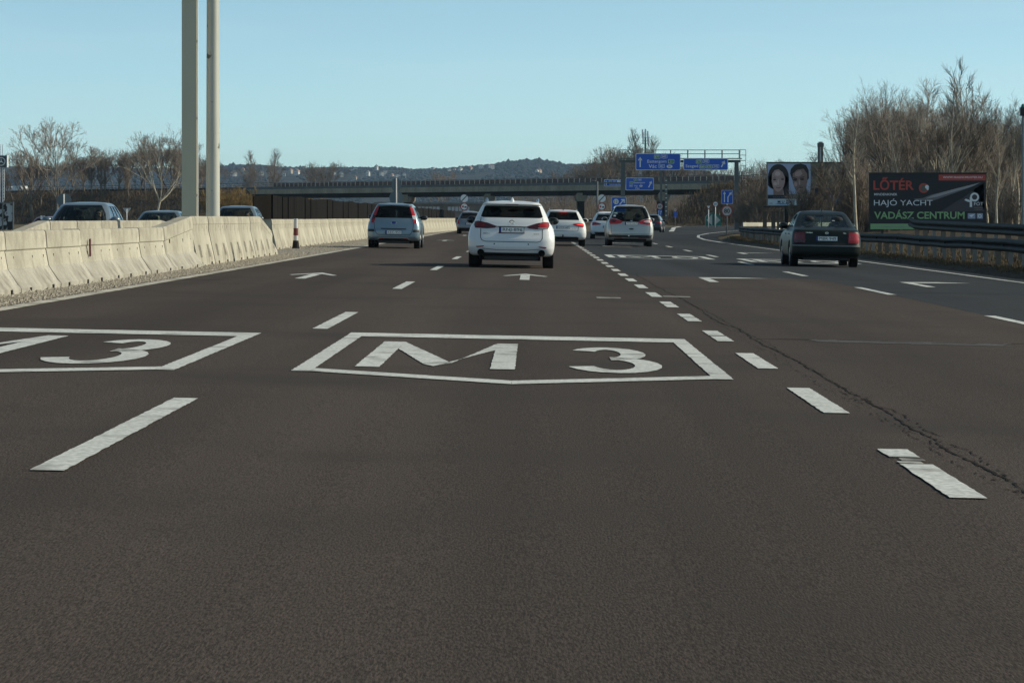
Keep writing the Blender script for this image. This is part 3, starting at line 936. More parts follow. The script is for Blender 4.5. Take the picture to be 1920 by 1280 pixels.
mp = MB().box((0, 0, .62), (.10, .10, 1.26)).mesh('railing_post', M['gantry_grey'])
k = 0
while 1.5 * k < LB + 1:
    o = link('railing_post', mp, rl); o.location = bp(1.5 * k, .28, 6.73); o.rotation_euler = (0, 0, rz_b); k += 1
rl2 = None
mb = MB(); bbox(mb, -2, LB + 2, 11.8, 11.87, 7.9, 7.98); bbox(mb, -2, LB + 2, 11.8, 11.87, 7.4, 7.45)
for k in range(48): bbox(mb, 3 * k, 3 * k + .1, 11.75, 11.85, 6.73, 7.9)
mb.build('rear_railing', M['gantry_grey'], br)
# drain pipe at a pier
MB().tube([(X_at(1101, 526), 525, 5.0), (X_at(1093.5, 526), 525, 3.6), (X_at(1093.5, 526), 525, -.2)], .12, 8).build('drain_pipe', M['galv'], br)

# embankments carrying the overpass road on both sides
def embankment(name, s0, s1, end_s):
    mb = MB(); prof = [(-19, -.35), (-14, .7), (-9, 3.2), (-5, 5.3), (-1.2, 6.62), (0.3, 6.70), (6, 6.70), (11.7, 6.7), (17, 4.4), (26, -.35)]
    n = len(prof); S = []
    m = int(abs(s1 - s0) / 3) + 1
    for k in range(m + 1): S.append((s0 + (s1 - s0) * k / m, 1.0))
    sg = 1 if end_s == s0 else -1
    sd = -1 if s1 > s0 else 1
    ends = [(s0 + sd * d, 1 - d / 9.0) for d in (9, 6.75, 4.5, 2.25)]
    S = ends + S
    for (s, k) in S:
        for (u, z) in prof:
            zz = -.35 + (z + .35) * max(0, k)
            p = bp(s, u * (.55 + .45 * max(0, k)) if u < 0 else u, zz)
            nn = noise.noise(Vector((p[0] * .25, p[1] * .12, 1))) * .35 + noise.noise(Vector((p[0] * .9, p[1] * .4, 4))) * .18
            mb.v.append((p[0], p[1], p[2] + (nn if u < 0 else -.06)))
    for k in range(len(S) - 1):
        for i in range(n - 1):
            a = k * n + i
            mb.f.append((a, a + 1, a + 1 + n, a + n)); mb.m.append(0)
    return tag(mb.build(name, M['slope'], smooth=True, fix=True), kind='structure')
embankment('embankment', -0.9, -700, -0.9)
embankment('embankment', LB + .9, LB + 420, LB + .9)
def slope_spots(s0, s1, n, seed):
    rg = random.Random(seed); out = []
    for _ in range(n):
        s = rg.uniform(s0, s1); u = rg.uniform(-17, -.8)
        z = float(np.interp(u, [-19, -14, -9, -5, -1.2], [-.35, .7, 3.2, 5.3, 6.62]))
        out.append(bp(s, u, z - .1))
    return out
tufts('dry_brush', slope_spots(-330, 0, 7500, 1) + slope_spots(LB, LB + 120, 4200, 2), M['brush'], 'dense brown dry brush covering the embankment slopes of the overpass', .35, 1.35, 7, .5, .035)
def fence_along(label, s0, s1, group=None):
    f = thing('road_fence', label, 'fence')
    mb = MB(); bbox(mb, s0, s1, .12, .19, 7.93, 8.0); bbox(mb, s0, s1, .12, .18, 7.45, 7.5); bbox(mb, s0, s1, .14, .16, 6.75, 7.2)
    mb.build('rail', M['galv_dark'], f)
    me = MB().box((0, 0, .6), (.13, .1, 1.3)).mesh('fence_post', M['galv'])
    s = s0
    while s < s1:
        o = link('post', me, f); o.location = bp(s, .26, 6.70); o.rotation_euler = (0, 0, rz_b); s += 3.0 if s1 - s0 > 150 else 2.0
    return f
fence_along('grey road fence on top of the left embankment', -190, -2.5)
fence_along('grey road fence on top of the right embankment behind the billboards', LB + 2.5, LB + 95)

# dark screen fence left of the road in front of the overpass
sf = thing('screen_fence', 'dark brown brushwood screen fence running towards the overpass', 'screen fence')
mb = MB(); Dn, Df = 193, 640; n = 110
rng = random.Random(6)
for k in range(n + 1):
    t = k / n; y = Dn + (Df - Dn) * t ** 1.25; x = -17 + .10 * math.sin(y * .3) + rng.uniform(-.02, .02)
    z = 2.55 + .05 * math.sin(y * .21) + rng.uniform(-.03, .03)
    for q in ((x, y, -.2), (x, y, z), (x - .15, y, z), (x - .15, y, -.2)): mb.v.append(q)
for k in range(n):
    for i in range(3):
        a = 4 * k + i
        mb.f.append((a, a + 1, a + 5, a + 4)); mb.m.append(0)
mb.f.append((0, 3, 2, 1)); mb.m.append(0)
mb.add([(-17.0, 193, -.2), (-17.9, 190.5, -.2), (-17.9, 190.5, 2.45), (-17.0, 193, 2.6), (-17.1, 193.3, -.2), (-18.0, 190.8, -.2), (-18.0, 190.8, 2.45), (-17.1, 193.3, 2.6)], [(0, 1, 2, 3), (7, 6, 5, 4), (3, 2, 6, 7), (1, 5, 6, 2)])
mb.build('screen', M['reed'], sf)
for k in range(46):
    y = 193 + 4.0 * k + .12 * k * k
    MB().box((-16.985, y, 1.25), (.06, .05, 2.60)).build('fence_post', M['reed'], sf)

# long industrial building seen under the overpass
bd = thing('industrial_building', 'long low industrial building with window bands seen under the overpass', 'building', (X_at(800, 760), 760, 0))
MB().box((7, 4, 2.2), (40, 8, 4.9)).build('wall', mat('weathered_wall', (.20, .155, .12), rough=.9, var=.3, vscale=.4), bd)
MB().box((7, 4, 4.85), (41, 9, .5)).build('roof', M['galv'], bd)
me = MB().box((0, 0, 0), (.75, .12, 1.1)).mesh('window', M['sign_grey'])
for k in range(22):
    if k % 8 in (5, 6): continue
    o = link('window', me, bd); o.location = (-8.5 + .95 * k, -.05, 3.3)
rng = random.Random(2)

# ------------------------------------------------------------------ hills with houses
def ridge_y(px):
    xs = [-400, 0, 60, 200, 340, 412, 445, 470, 500, 530, 600, 680, 740, 770, 830, 880, 925, 950, 980, 1010, 1035, 1060, 1090, 1130, 1200, 1500, 2300]
    ys = [316, 312, 317, 318, 316, 312, 309, 309, 310, 313, 314, 313, 313, 316, 314, 310, 306, 303, 300, 300, 303, 309, 307, 306, 312, 330, 340]
    return float(np.interp(px, xs, ys)) + 6.5
mb = MB(); nX, nD = 150, 26
def hill_z(px, D):
    t = min(1, max(0, (D - 3000) / 3000)); t = t * t * (3 - 2 * t)
    z = (HC + (VY - ridge_y(px)) * 6000 / F) * t
    x = X_at(px, D)
    return z * (1 + .05 * noise.noise(Vector((x * .0025, D * .0025, 0)))) - .4
for j in range(nD + 1):
    D = 2900 + 3900 * j / nD
    for i in range(nX + 1):
        px = -500 + 3000 * i / nX
        x = X_at(px, D)
        mb.v.append((x, D, hill_z(px, min(D, 6000)) - max(0, D - 6000) * .05))
for j in range(nD):
    for i in range(nX):
        a = j * (nX + 1) + i
        mb.f.append((a, a + 1, a + 2 + nX, a + 1 + nX)); mb.m.append(0)
tag(mb.build('hills', M['hill'], smooth=True), kind='structure')
ico = None
bmi = bmesh.new(); bmesh.ops.create_icosphere(bmi, subdivisions=1, radius=1.0)
icv = [v.co.copy() for v in bmi.verts]; icf = [tuple(v.index for v in f.verts) for f in bmi.faces]; bmi.free()
mb = MB(); rng = random.Random(17)
for k in range(24000):
    px = rng.uniform(-60, 1330); D = 3080 + 2920 * rng.random() ** .8
    if rng.random() < .42: D = rng.uniform(5600, 6030)
    dens = noise.noise(Vector((px * .012, D * .0023, 5)))
    wooded = 930 < px < 1075 or px < 340
    if not wooded and dens < -.12 and D < 5550: continue
    x = X_at(px, D); z = hill_z(px, min(D, 6000))
    r = rng.uniform(2.4, 5.5) * (1.2 if wooded else 1)
    hgt = r * rng.uniform(.55, .95) * (1.7 if rng.random() < .012 else 1)
    c = Vector((x, D, z + hgt * .3))
    V = [(c.x + q.x * r * rng.uniform(.8, 1.15), c.y + q.y * r, c.z + q.z * hgt * rng.uniform(.85, 1.12)) for q in icv]
    mb.add(V, icf)
tag(mb.build('woods', M['woods']), 'dark bare woods covering the distant hills', 'woods', kind='stuff')
house_px = [(437, 330), (440, 331), (476, 329), (490, 329), (507, 330), (533, 331), (545, 326), (556, 324), (557, 328), (571, 319), (599, 322), (640, 332), (666, 322), (658, 324), (665, 338), (690, 330), (716, 331), (722, 329),
            (735, 334), (758, 334), (762, 320), (800, 317), (803, 318), (842, 325), (852, 323), (863, 324), (882, 320), (902, 319), (921, 318), (1007, 327), (1012, 326), (640, 318), (625, 328), (745, 336), (771, 325), (812, 321), (578, 333), (706, 319), (455, 322)]
house_say = ['white house with red roof', 'pale house with grey roof', 'tan house with red roof', 'white house with grey roof']
for i, (px, py) in enumerate(house_px):
    # distance at which the slope shows at this height
    D = 3200.0
    while D < 5900 and HC + (VY - py) * D / F > hill_z(px, D): D += 10
    z = hill_z(px, D)
    big = i in (8, 27, 28, 17)
    w, dp, h = rng.uniform(4, 7) * (1.5 if big else 1), rng.uniform(6, 9), rng.uniform(4.0, 6.0) * (1.2 if big else 1)
    v = i % 4
    hs = thing('house', '%s on the far hillside, %s from the left' % (house_say[v], ORD[sorted(range(len(house_px)), key=lambda q: house_px[q][0]).index(i)] if sorted(range(len(house_px)), key=lambda q: house_px[q][0]).index(i) < len(ORD) else 'near the last'), 'house', (X_at(px, D), D, z), rng.uniform(-.5, .5), 'houses on the distant hills')
    MB().box((0, 0, h / 2 - 1), (w, dp, h + 4)).build('wall', M['house_wall_tan'] if v == 2 else M['house_wall'], hs)
    MB().prism([(-w / 2 - .5, h + .98), (w / 2 + .5, h + .98), (0, h + 3.0)], -dp / 2 - .5, dp / 2 + .5).build('roof', M['house_roof'] if v in (0, 2) else M['house_roof_grey'], hs)
    for q in (-1, 1): MB().box((q * w * .22, -dp / 2 - .02, h * .55), (1.2, .1, 1.4)).build('window', M['trim'], hs)
# ------------------------------------------------------------------ bare trees
def grow(seed, H, kind):
    """returns (trunk and limbs, twigs) as lists of polylines with radii"""
    rg = random.Random(seed)
    limbs, twigs = [], []
    P = dict(
        upright=dict(stems=1, lean=.05, first=.18, n1=34, a1=(18, 38), l1=.42, n2=10, n3=5, curve=.35),
        spread=dict(stems=6, lean=.62, first=.25, n1=13, a1=(20, 45), l1=.42, n2=10, n3=6, curve=.3),
        thicket=dict(stems=3, lean=.16, first=.10, n1=20, a1=(18, 40), l1=.40, n2=10, n3=5, curve=.4),
        sparse=dict(stems=1, lean=.06, first=.30, n1=15, a1=(22, 46), l1=.36, n2=8, n3=4, curve=.5),
        bush=dict(stems=13, lean=.5, first=.12, n1=9, a1=(20, 45), l1=.40, n2=7, n3=4, curve=.3),
        wide=dict(stems=2, lean=.12, first=.18, n1=24, a1=(28, 55), l1=.48, n2=11, n3=5, curve=.45))[kind]
    up = Vector((0, 0, 1))
    def path(p, d, L, n, wob, lift):
        pts = [p.copy()]; d = d.normalized()
        for i in range(n):
            d = (d + Vector((rg.gauss(0, wob), rg.gauss(0, wob), rg.gauss(0, wob))) + up * lift).normalized()
            p = p + d * (L / n); pts.append(p.copy())
        return pts
    def side(d, ang):
        o = d.orthogonal().normalized(); o.rotate(Matrix.Rotation(rg.uniform(0, 2 * math.pi), 3, d))
        return (d * math.cos(ang) + o * math.sin(ang)).normalized()
    def lerp(pts, t):
        k = t * (len(pts) - 1); i = min(int(k), len(pts) - 2); f = k - i
        return pts[i].lerp(pts[i + 1], f), (pts[i + 1] - pts[i]).normalized()
    r0 = H * (.013 if P['stems'] == 1 else .009)
    for s in range(P['stems']):
        a = 2 * math.pi * (s + rg.random() * .6) / P['stems']
        ln = P['lean'] * (rg.uniform(.4, 1.1) if P['stems'] > 1 else rg.uniform(.2, 1))
        d = Vector((math.cos(a) * ln, math.sin(a) * ln, 1)).normalized()
        Hs = H * (1 if s == 0 else rg.uniform(.72, .97))
        base = Vector((rg.gauss(0, .1), rg.gauss(0, .1), -.2)) if P['stems'] > 1 else Vector((0, 0, -.2))
        st = path(base, d, Hs, 12, .05, .045)
        rs = [max(.012, r0 * (1 - i / 12) ** .8) for i in range(13)]
        limbs.append((st, rs, 6))
        for k in range(P['n1']):
            t = P['first'] + (1 - P['first']) * (k + rg.random()) / P['n1']
            t = min(t, .985)
            q, dd = lerp(st, t)
            L1 = Hs * P['l1'] * (1.12 - t) ** .7 * rg.uniform(.55, 1.15) + .2
            a1 = R(rg.uniform(*P['a1']))
            b1 = path(q, side(dd, a1), L1, 6, .07, .09)
            rb = max(.010, r0 * (1 - t) ** .8 * .45)
            limbs.append((b1, [max(.008, rb * (1 - i / 7)) for i in range(7)], 4))
            n2 = max(3, int(P['n2'] * (L1 / (Hs * P['l1'])) ** .5 * 1.1))
            for m in range(n2):
                t2 = .18 + .82 * (m + rg.random()) / n2
                q2, d2 = lerp(b1, min(t2, .98))
                L2 = L1 * .50 * (1.2 - t2) * rg.uniform(.6, 1.2) + .12
                b2 = path(q2, side(d2, R(rg.uniform(16, 40))), L2, 4, .09, .08)
                twigs.append((b2, [.0105, .009, .008, .007, .005], 3))
                for w in range(P['n3']):
                    t3 = (w + rg.random()) / P['n3']
                    q3, d3 = lerp(b2, min(t3, .98))
                    L3 = rg.uniform(.25, .75) * (H / 10) ** .5
                    b3 = path(q3, side(d3, R(rg.uniform(14, 38))), L3, 2, .08, .08)
                    twigs.append((b3, [.007, .006, .004], 3))
    return limbs, twigs
def fork(seed, H, kind):
    """crown built by repeated forking: rounded, with the fine twigs spread over the whole outline"""
    rg = random.Random(seed * 7 + 1)
    P = dict(spread=dict(trunk=.16, split=5, ang=(20, 40), k=.80, lev=7, lift=.05, sub=2.15), wide=dict(trunk=.24, split=4, ang=(14, 34), k=.80, lev=7, lift=.06, sub=2.15),
             thicket=dict(trunk=.10, split=6, ang=(8, 30), k=.81, lev=7, lift=.08, sub=2.05))[kind]
    limbs, twigs = [], []
    up = Vector((0, 0, 1))
    def side(d, ang, phi):
        o = d.orthogonal().normalized(); o.rotate(Matrix.Rotation(phi, 3, d))
        return (d * math.cos(ang) + o * math.sin(ang)).normalized()
    def go(p, d, L, r, lev):
        pts = [p.copy()]; n = 3 if lev < 5 else 2
        for i in range(n):
            d = (d + Vector((rg.gauss(0, .07), rg.gauss(0, .07), rg.gauss(0, .05))) + up * P['lift']).normalized()
            p = p + d * (L / n); pts.append(p.copy())
        r2 = r * .78
        (limbs if lev < 4 else twigs).append((pts, [r + (r2 - r) * i / n for i in range(n + 1)], 5 if lev < 3 else 3))
        for q in range((0, 1, 1, 2, 3, 3, 3, 2)[lev]):         # side shoots
            t = rg.uniform(.2, .95); k = min(int(t * n), n - 1); b = pts[k].lerp(pts[k + 1], t * n - k)
            dd = side(d, R(rg.uniform(25, 50)), rg.uniform(0, 6.28)); Ls = L * rg.uniform(.35, .75)
            e1 = b + dd * Ls * .5; e2 = e1 + (dd + up * .15 + Vector((rg.gauss(0, .12), rg.gauss(0, .12), 0))).normalized() * Ls * .5
            twigs.append(([b, e1, e2], [max(.004, r * .35), max(.0035, r * .25), .003], 3))
        if lev >= P['lev']: return
        m = P['split'] if lev == 0 else (2 if rg.random() > P['sub'] - 2 else 3)
        ph = rg.uniform(0, 6.28)
        for q in range(m):
            a = R(rg.uniform(*P['ang'])) * (1.0 if lev else 1.15)
            if lev and q == 0: a *= .45
            go(p, side(d, a, ph + 2 * math.pi * q / m + rg.uniform(-.5, .5)), L * P['k'] * rg.uniform(.78, 1.12), max(.004, r2 * (.86 if q == 0 and lev else .62)), lev + 1)
    go(Vector((0, 0, -.2)), Vector((rg.gauss(0, .04), rg.gauss(0, .04), 1)).normalized(), 1.0 * P['trunk'] * 14 + .3, .135, 0)
    zm = max(q.z for b in twigs for q in b[0]); f = H / zm
    sc = lambda S_: [([q * f for q in p], [max(.0045, x * f) for x in r], n) for p, r, n in S_]
    return sc(limbs), sc(twigs)
def tree_meshes(seed, H, kind, thick=1.0):
    limbs, twigs = fork(seed, H, kind) if kind in ('spread', 'wide', 'thicket') else grow(seed, H, kind)
    a, b = MB(), MB()
    for p, r, n in limbs: a.tube(p, [q * min(1.15, .6 + .4 * thick) for q in r], n, False)
    for p, r, n in twigs: b.tube(p, [q * thick for q in r], n, False)
    return a, b
_tm = {}
def tree(name, kind, seed, H, loc, label, bark, twig, group=None, scale=1.0, rz=0.0, thick=1.0, cat='tree', wide=1.0):
    key = (kind, seed, H, bark, twig, thick)
    if key not in _tm:
        a, b = tree_meshes(seed, H, kind, thick)
        _tm[key] = (a.mesh('trunk', M[bark], True), b.mesh('crown', M[twig], False))
    rt = thing(name, label, cat, loc, rz, group)
    rt.scale = (scale * wide, scale * wide, scale * random.Random(seed + int(loc[1])).uniform(.94, 1.06))
    link('trunk' if cat == 'tree' else 'stem', _tm[key][0], rt); link('crown' if cat == 'tree' else 'twigs', _tm[key][1], rt)
    return rt
def on_slope(px, D):
    """ground height under a sight line at distance D, on or before the left embankment"""
    x = X_at(px, D)
    p = Vector((x, D, 0)) - A
    u = -p.dot(NV); s = p.dot(DV)
    if -25 < u < 12 and (s < 0 or s > LB):
        return float(np.interp(u, [-19, -14, -9, -5, -1.2, 12], [-.35, .7, 3.2, 5.3, 6.62, 6.7]))
    return gz(x)
rng = random.Random(33)
# left side, in front of and on the embankment
def ltree(kind, seed, H, px, D, top, label, bark='bark', twig='twig_grey', group=None, thick=1.4, rz=0.0, wide=1.0):
    z = on_slope(px, D)
    want = HC + (VY - top) * D / F - z
    return tree('bare_tree', kind, seed, H, (X_at(px, D), D, z), label, bark, twig, group, want / H, rz, thick, wide=wide)
ltree('spread', 5, 12, 106, 620, 229, 'large bare tree with a wide rounded fan of limbs, tallest on the left', 'bark', 'twig_grey', thick=2.8, wide=1.12)
ltree('spread', 2, 12, 296, 570, 240, 'tall bare tree with pale forked trunks just left of the square pole', 'bark_pale', 'twig_grey', thick=2.6, rz=1, wide=1.0)
lt = [(62, 640, 268, 2), (88, 670, 290, 3), (150, 655, 282, 3), (172, 640, 276, 1), (190, 640, 280, 2), (214, 650, 275, 3), (232, 640, 272, 2), (255, 645, 272, 3), (272, 630, 262, 1), (318, 630, 250, 3), (336, 640, 270, 2),
      (24, 665, 310, 3), (10, 650, 318, 2), (372, 630, 285, 3), (240, 625, 300, 1), (128, 640, 300, 3), (352, 620, 290, 2), (140, 660, 292, 2), (160, 645, 288, 2), (182, 655, 286, 3), (198, 640, 288, 2), (222, 640, 284, 2), (246, 655, 284, 2), (262, 640, 276, 2), (284, 650, 276, 3), (306, 640, 268, 2), (326, 650, 262, 2), (76, 650, 300, 2), (42, 650, 305, 2), (362, 640, 284, 2)]
where = ['beside the tallest fan-shaped tree', 'in the row before the square pole', 'between the two large trees']
for i, (px, D, top, v) in enumerate(lt):
    ltree(('upright', 'thicket', 'wide')[v - 1], 10 + v, 11, px, D, top + (4 if 120 < px < 280 else 2), 'smaller bare brown tree on the left embankment, %s counting from the left' % ORD[sorted(range(len(lt)), key=lambda q: lt[q][0]).index(i)], 'bark', 'twig', 'bare trees on the left embankment', 2.5, rng.uniform(0, 6.28), 1.2)
# distant trees beyond the overpass on the left
for i, (px, D, top, k) in enumerate([(470, 900, 296, 'upright'), (497, 900, 291, 'wide'), (515, 910, 300, 'upright'), (597, 880, 303, 'wide'), (622, 880, 300, 'wide'), (612, 890, 306, 'thicket'), (816, 900, 322, 'wide'), (835, 930, 323, 'thicket')]):
    x = X_at(px, D); want = HC + (VY - top) * D / F
    tree('bare_tree', k, {'upright': 11, 'thicket': 12, 'wide': 13}[k], 11, (x, D, 0), 'distant bare tree standing beyond the overpass, %s from the left' % ORD[i], 'bark', 'twig_far', 'distant trees beyond the overpass', want / 11, rng.uniform(0, 6), 2.0)
# golden bushes by the left end of the overpass
for i, (px, D, top) in enumerate([(432, 236, 352), (455, 232, 362), (420, 245, 362), (474, 228, 380), (446, 226, 372), (484, 226, 392), (408, 238, 356)]):
    x = X_at(px, D); z = gz(x); want = Z_at(top, D) - z
    tree('golden_bush', 'bush', 40 + i % 2, 3.2, (x, D, z), 'golden brown leafless bush before the overpass, %s' % ['highest of its clump', 'behind the car roof', 'left of the clump', 'right of the clump', 'at the front of the clump', 'lowest, at the dark screen fence', 'beside the round pole'][i], 'brush_gold', 'brush_gold', 'golden bushes by the round pole', want / 3.2, i * 1.3, 1.7, cat='bush')
# trees and undergrowth beyond the gantry, behind the overpass on the right
rb = [(1078, 640, 312, 'thicket'), (1098, 640, 302, 'wide'), (1122, 620, 285, 'wide'), (1146, 610, 268, 'wide'), (1166, 610, 262, 'thicket'), (1188, 620, 266, 'upright'), (1204, 640, 278, 'wide'), (1222, 630, 270, 'upright'), (1234, 620, 280, 'thicket'), (1255, 640, 292, 'wide'),
      (1280, 650, 300, 'thicket'), (1305, 640, 296, 'wide'), (1330, 640, 302, 'thicket'), (1360, 640, 304, 'wide'), (1392, 620, 306, 'thicket'), (1420, 620, 303, 'wide'), (1440, 600, 298, 'thicket'), (1462, 600, 300, 'wide'), (1485, 600, 304, 'thicket'), (1505, 590, 298, 'wide'), (1530, 590, 296, 'upright'),
      (1110, 640, 300, 'thicket'), (1134, 640, 284, 'thicket'), (1156, 650, 276, 'wide'), (1178, 650, 274, 'thicket'), (1215, 650, 290, 'thicket'), (1245, 660, 300, 'thicket'), (1062, 650, 318, 'thicket')]
for i, (px, D, top, k) in enumerate(rb):
    x = X_at(px, D); want = HC + (VY - top) * D / F
    tree('bare_tree', k, {'upright': 11, 'thicket': 12, 'wide': 13}[k], 11, (x, D, 0), 'bare brown tree in the wood behind the sign gantry, %s from the left' % ORD[sorted(range(len(rb)), key=lambda q: rb[q][0]).index(i)], 'bark', 'twig_far' if i % 3 else 'twig_grey', 'bare trees in the wood behind the sign gantry', want / 11, rng.uniform(0, 6), 1.9)
# brown woods seen under the overpass
mb = MB(); rg = random.Random(12)
for _ in range(5200):
    px = rg.uniform(960, 1420); D = rg.uniform(560, 680)
    x = X_at(px, D); h = rg.uniform(2.5, 7.0)
    a = rg.uniform(0, 6.28); w = rg.uniform(.015, .05) * (1.6 if rg.random() < .05 else 1)
    tx, ty = rg.gauss(0, .10) * h, rg.gauss(0, .1) * h
    mb.tube([(x, D, -.3), (x + tx * .5, D + ty * .5, h * .5), (x + tx * 1.3, D + ty, h)], [w, w * .7, w * .3], 3, False)
tag(mb.build('undergrowth', M['twig']), 'thick brown undergrowth of thin stems seen under and behind the overpass', 'undergrowth', kind='stuff')
bank = MB(); n = 60
for k in range(n + 1):
    px = 930 + 560 * k / n; x = X_at(px, 620)
    z = 3.2 + 2.4 * noise.noise(Vector((k * .21, 3, 0))) * .4 + 1.6 * min(1, max(0, (px - 1080) / 160))
    bank.v += [(x, 640, -.5), (x, 690, z), (x, 720, z), (x, 760, -.5)]
for k in range(n):
    for i in range(3):
        a = 4 * k + i; bank.f.append((a, a + 4, a + 5, a + 1)); bank.m.append(0)
tag(bank.build('wooded_bank', M['slope'], smooth=True), kind='structure')

# dense wood on the right behind guardrail and billboards
edge_px = [1500, 1545, 1580, 1620, 1660, 1700, 1750, 1800, 1850, 1900, 1960, 2050]
edge_top = [330, 262, 205, 168, 168, 160, 158, 188, 200, 196, 190, 195]
wood = []
rng = random.Random(77)
n_w = 78
for i in range(n_w):
    px = 1588 + (2010 - 1588) * (i + .5) / n_w + rng.uniform(-8, 8)
    D = rng.choice([168, 180, 195, 210, 150, 225]) + rng.uniform(-8, 8)
    if px < 1690: D = rng.uniform(185, 228)
    top = float(np.interp(px, edge_px, edge_top)) + abs(rng.gauss(0, 26)) + (70 if i % 3 == 0 else 0)
    kind = rng.choice(['thicket', 'thicket', 'upright', 'wide', 'thicket'])
    if px < 1650: kind = 'thicket'
    wood.append((px, D, top, kind))
special = [(1662, 176, 156, 'thicket', 'dense bare tree at the left shoulder of the right wood', 'bark', 'twig'),
           (1700, 172, 150, 'spread', 'tall bare tree with crossing limbs above the red and black billboard', 'bark', 'twig_grey'),
           (1828, 160, 140, 'sparse', 'tall pale-barked tree with knobbly bare branches, tallest in the right wood', 'bark_pale', 'twig_grey'),
           (1876, 165, 190, 'sparse', 'slender bare tree right of the tall pale-barked one', 'bark', 'twig_grey')]
for j, (px, D, top, k, lab, bk, tw) in enumerate(special):
    x = X_at(px, D); z = gz(x) + .4
    tree('bare_tree', k, 60 + j, 11, (x, D, z), lab, bk, tw, None, (Z_at(top, D) - z) / 11, j * 1.1, 1.25 if k != 'sparse' else 2.0)
seeds = {'thicket': (12, 22, 23), 'upright': (11, 24), 'wide': (13, 25)}
for i, px in enumerate((1606, 1690, 1735, 1762, 1790, 1851, 1868, 1893, 1908)):
    D = 138 + 9 * (i % 3); x = X_at(px, D); z = gz(x) + .4
    tree('bare_tree', 'sparse', 62 if i % 2 else 70, 11, (x, D, z), 'slim pale-stemmed young tree at the front of the right wood, %s from the left' % ORD[i], 'bark_pale', 'twig_grey', 'pale-stemmed young trees at the front of the wood', (Z_at(205 + 17 * (i * 5 % 4), D) - z) / 11, i * 1.7, 1.5)
for i, (px, D, top, k) in enumerate(wood):
    x = X_at(px, D); z = gz(x) + .4
    want = max(3.0, Z_at(top, D) - z)
    sd = seeds[k][i % len(seeds[k])]
    side_ = 'above and behind the red and black billboard' if 1625 < px < 1855 else ('left of the red and black billboard' if px <= 1625 else 'right of the red and black billboard')
    tree('bare_tree', k, sd, 10, (x, D, z), 'bare grey-brown tree tangled into the dense wood %s' % side_, 'bark' if i % 4 else 'bark_pale', ('twig', 'twig_dark', 'twig_grey')[i % 3], 'bare trees of the wood %s' % side_, want / 10, rng.uniform(0, 6.28), 1.3, wide=.62 if px < 1650 else 1.0)
# shrubs before the faces billboard and under the wood
rng = random.Random(5)
for i in range(46):
    if i < 9:
        px = (1508, 1522, 1541, 1563, 1578, 1592, 1604, 1615, 1531)[i]; D = rng.uniform(140, 152); top = (352, 330, 322, 300, 318, 292, 305, 290, 365)[i]
        lab, grp = 'thin leafless shrub growing in front of the poster with two faces', 'shrubs before the poster with two faces'
    else:
        px = rng.uniform(1600, 1960); D = rng.uniform(140, 185); top = rng.uniform(300, 372)
        lab, grp = 'leafless brown shrub filling the foot of the right wood', 'shrubs at the foot of the right wood'
    x = X_at(px, D); z = gz(x) + .3
    tree('bare_shrub', 'sparse' if i < 9 and i not in (0, 6) else 'bush', 50 + i % 3, 3.5, (x, D, z), lab, 'bark' if i % 2 else 'twig_dark', ('twig', 'twig_grey', 'twig_dark')[i % 3], grp, max(.35, (Z_at(top, D) - z) / 3.5), rng.uniform(0, 6.28), 1.1, cat='shrub')
# a few saplings in front of the slope left of the poster
for i, (px, D, top) in enumerate([(1404, 330, 352), (1425, 320, 330), (1390, 340, 372)]):
    x = X_at(px, D); z = gz(x)
    tree('bare_shrub', 'bush', 51, 3.5, (x, D, z), 'small bare shrub before the slope, %s of three left of the poster' % ['middle', 'right one', 'left one'][i], 'bark', 'twig', None, (Z_at(top, D) - z) / 3.5, i, 1.4, cat='shrub')
# ------------------------------------------------------------------ signs (all face the camera, -y)
def rrect(cx, cz, w, h, r, n=4):
    P = []
    for (sx, sz, a0) in ((1, 1, 0), (-1, 1, 90), (-1, -1, 180), (1, -1, 270)):
        for k in range(n + 1):
            a = R(a0 + 90 * k / n)
            P.append((cx + sx * (w / 2 - r) + r * math.cos(a), cz + sz * (h / 2 - r) + r * math.sin(a)))
    return P
def disc(cx, cz, r, n=28): return [(cx + r * math.cos(2 * math.pi * k / n), cz + r * math.sin(2 * math.pi * k / n)) for k in range(n)]
def plate(name, poly, y, t, m, parent):
    """flat board in the x-z plane with front face at y, thickness t"""
    return MB().prism(poly, y, y + t).build(name, M[m], parent, fix=True)
def ring(mb, cx, cz, r0, r1, y, a0=0, a1=360, n=28):
    for k in range(n):
        a, b = R(a0 + (a1 - a0) * k / n), R(a0 + (a1 - a0) * (k + 1) / n)
        mb.add([(cx + r * math.cos(q), y, cz + r * math.sin(q)) for r, q in ((r0, a), (r1, a), (r1, b), (r0, b))], [(0, 1, 2, 3)])
    return mb
def flat(mb, poly, y):
    return mb.add([(p[0], y, p[1]) for p in poly], [tuple(range(len(poly)))])
def arrow_poly(x0, z0, x1, z1, w, head, hw=None):
    d = Vector((x1 - x0, z1 - z0)); L = d.length; d /= L; n = Vector((-d.y, d.x)); hw = hw or w * 2.4
    q = lambda a, b: (x0 + d.x * a + n.x * b, z0 + d.y * a + n.y * b)
    # slim shaft and an open chevron head
    sh = [q(0, -w / 2), q(L - head * .35, -w / 2), q(L - head * .35, w / 2), q(0, w / 2)]
    h1 = [q(L, 0), q(L - head, hw), q(L - head - w * .6, hw - w * .5), q(L - w * 1.3, 0)]
    h2 = [q(L, 0), q(L - w * 1.3, 0), q(L - head - w * .6, -hw + w * .5), q(L - head, -hw)]
    return [sh, h1, h2]
def T(parent, s, cx, cz, h, m='sign_white', w=None, y=-.012, bold=0.006, name='lettering'):
    return add_text(MB(), s, cx, cz, h, w, y, bold).build(name, M[m], parent)
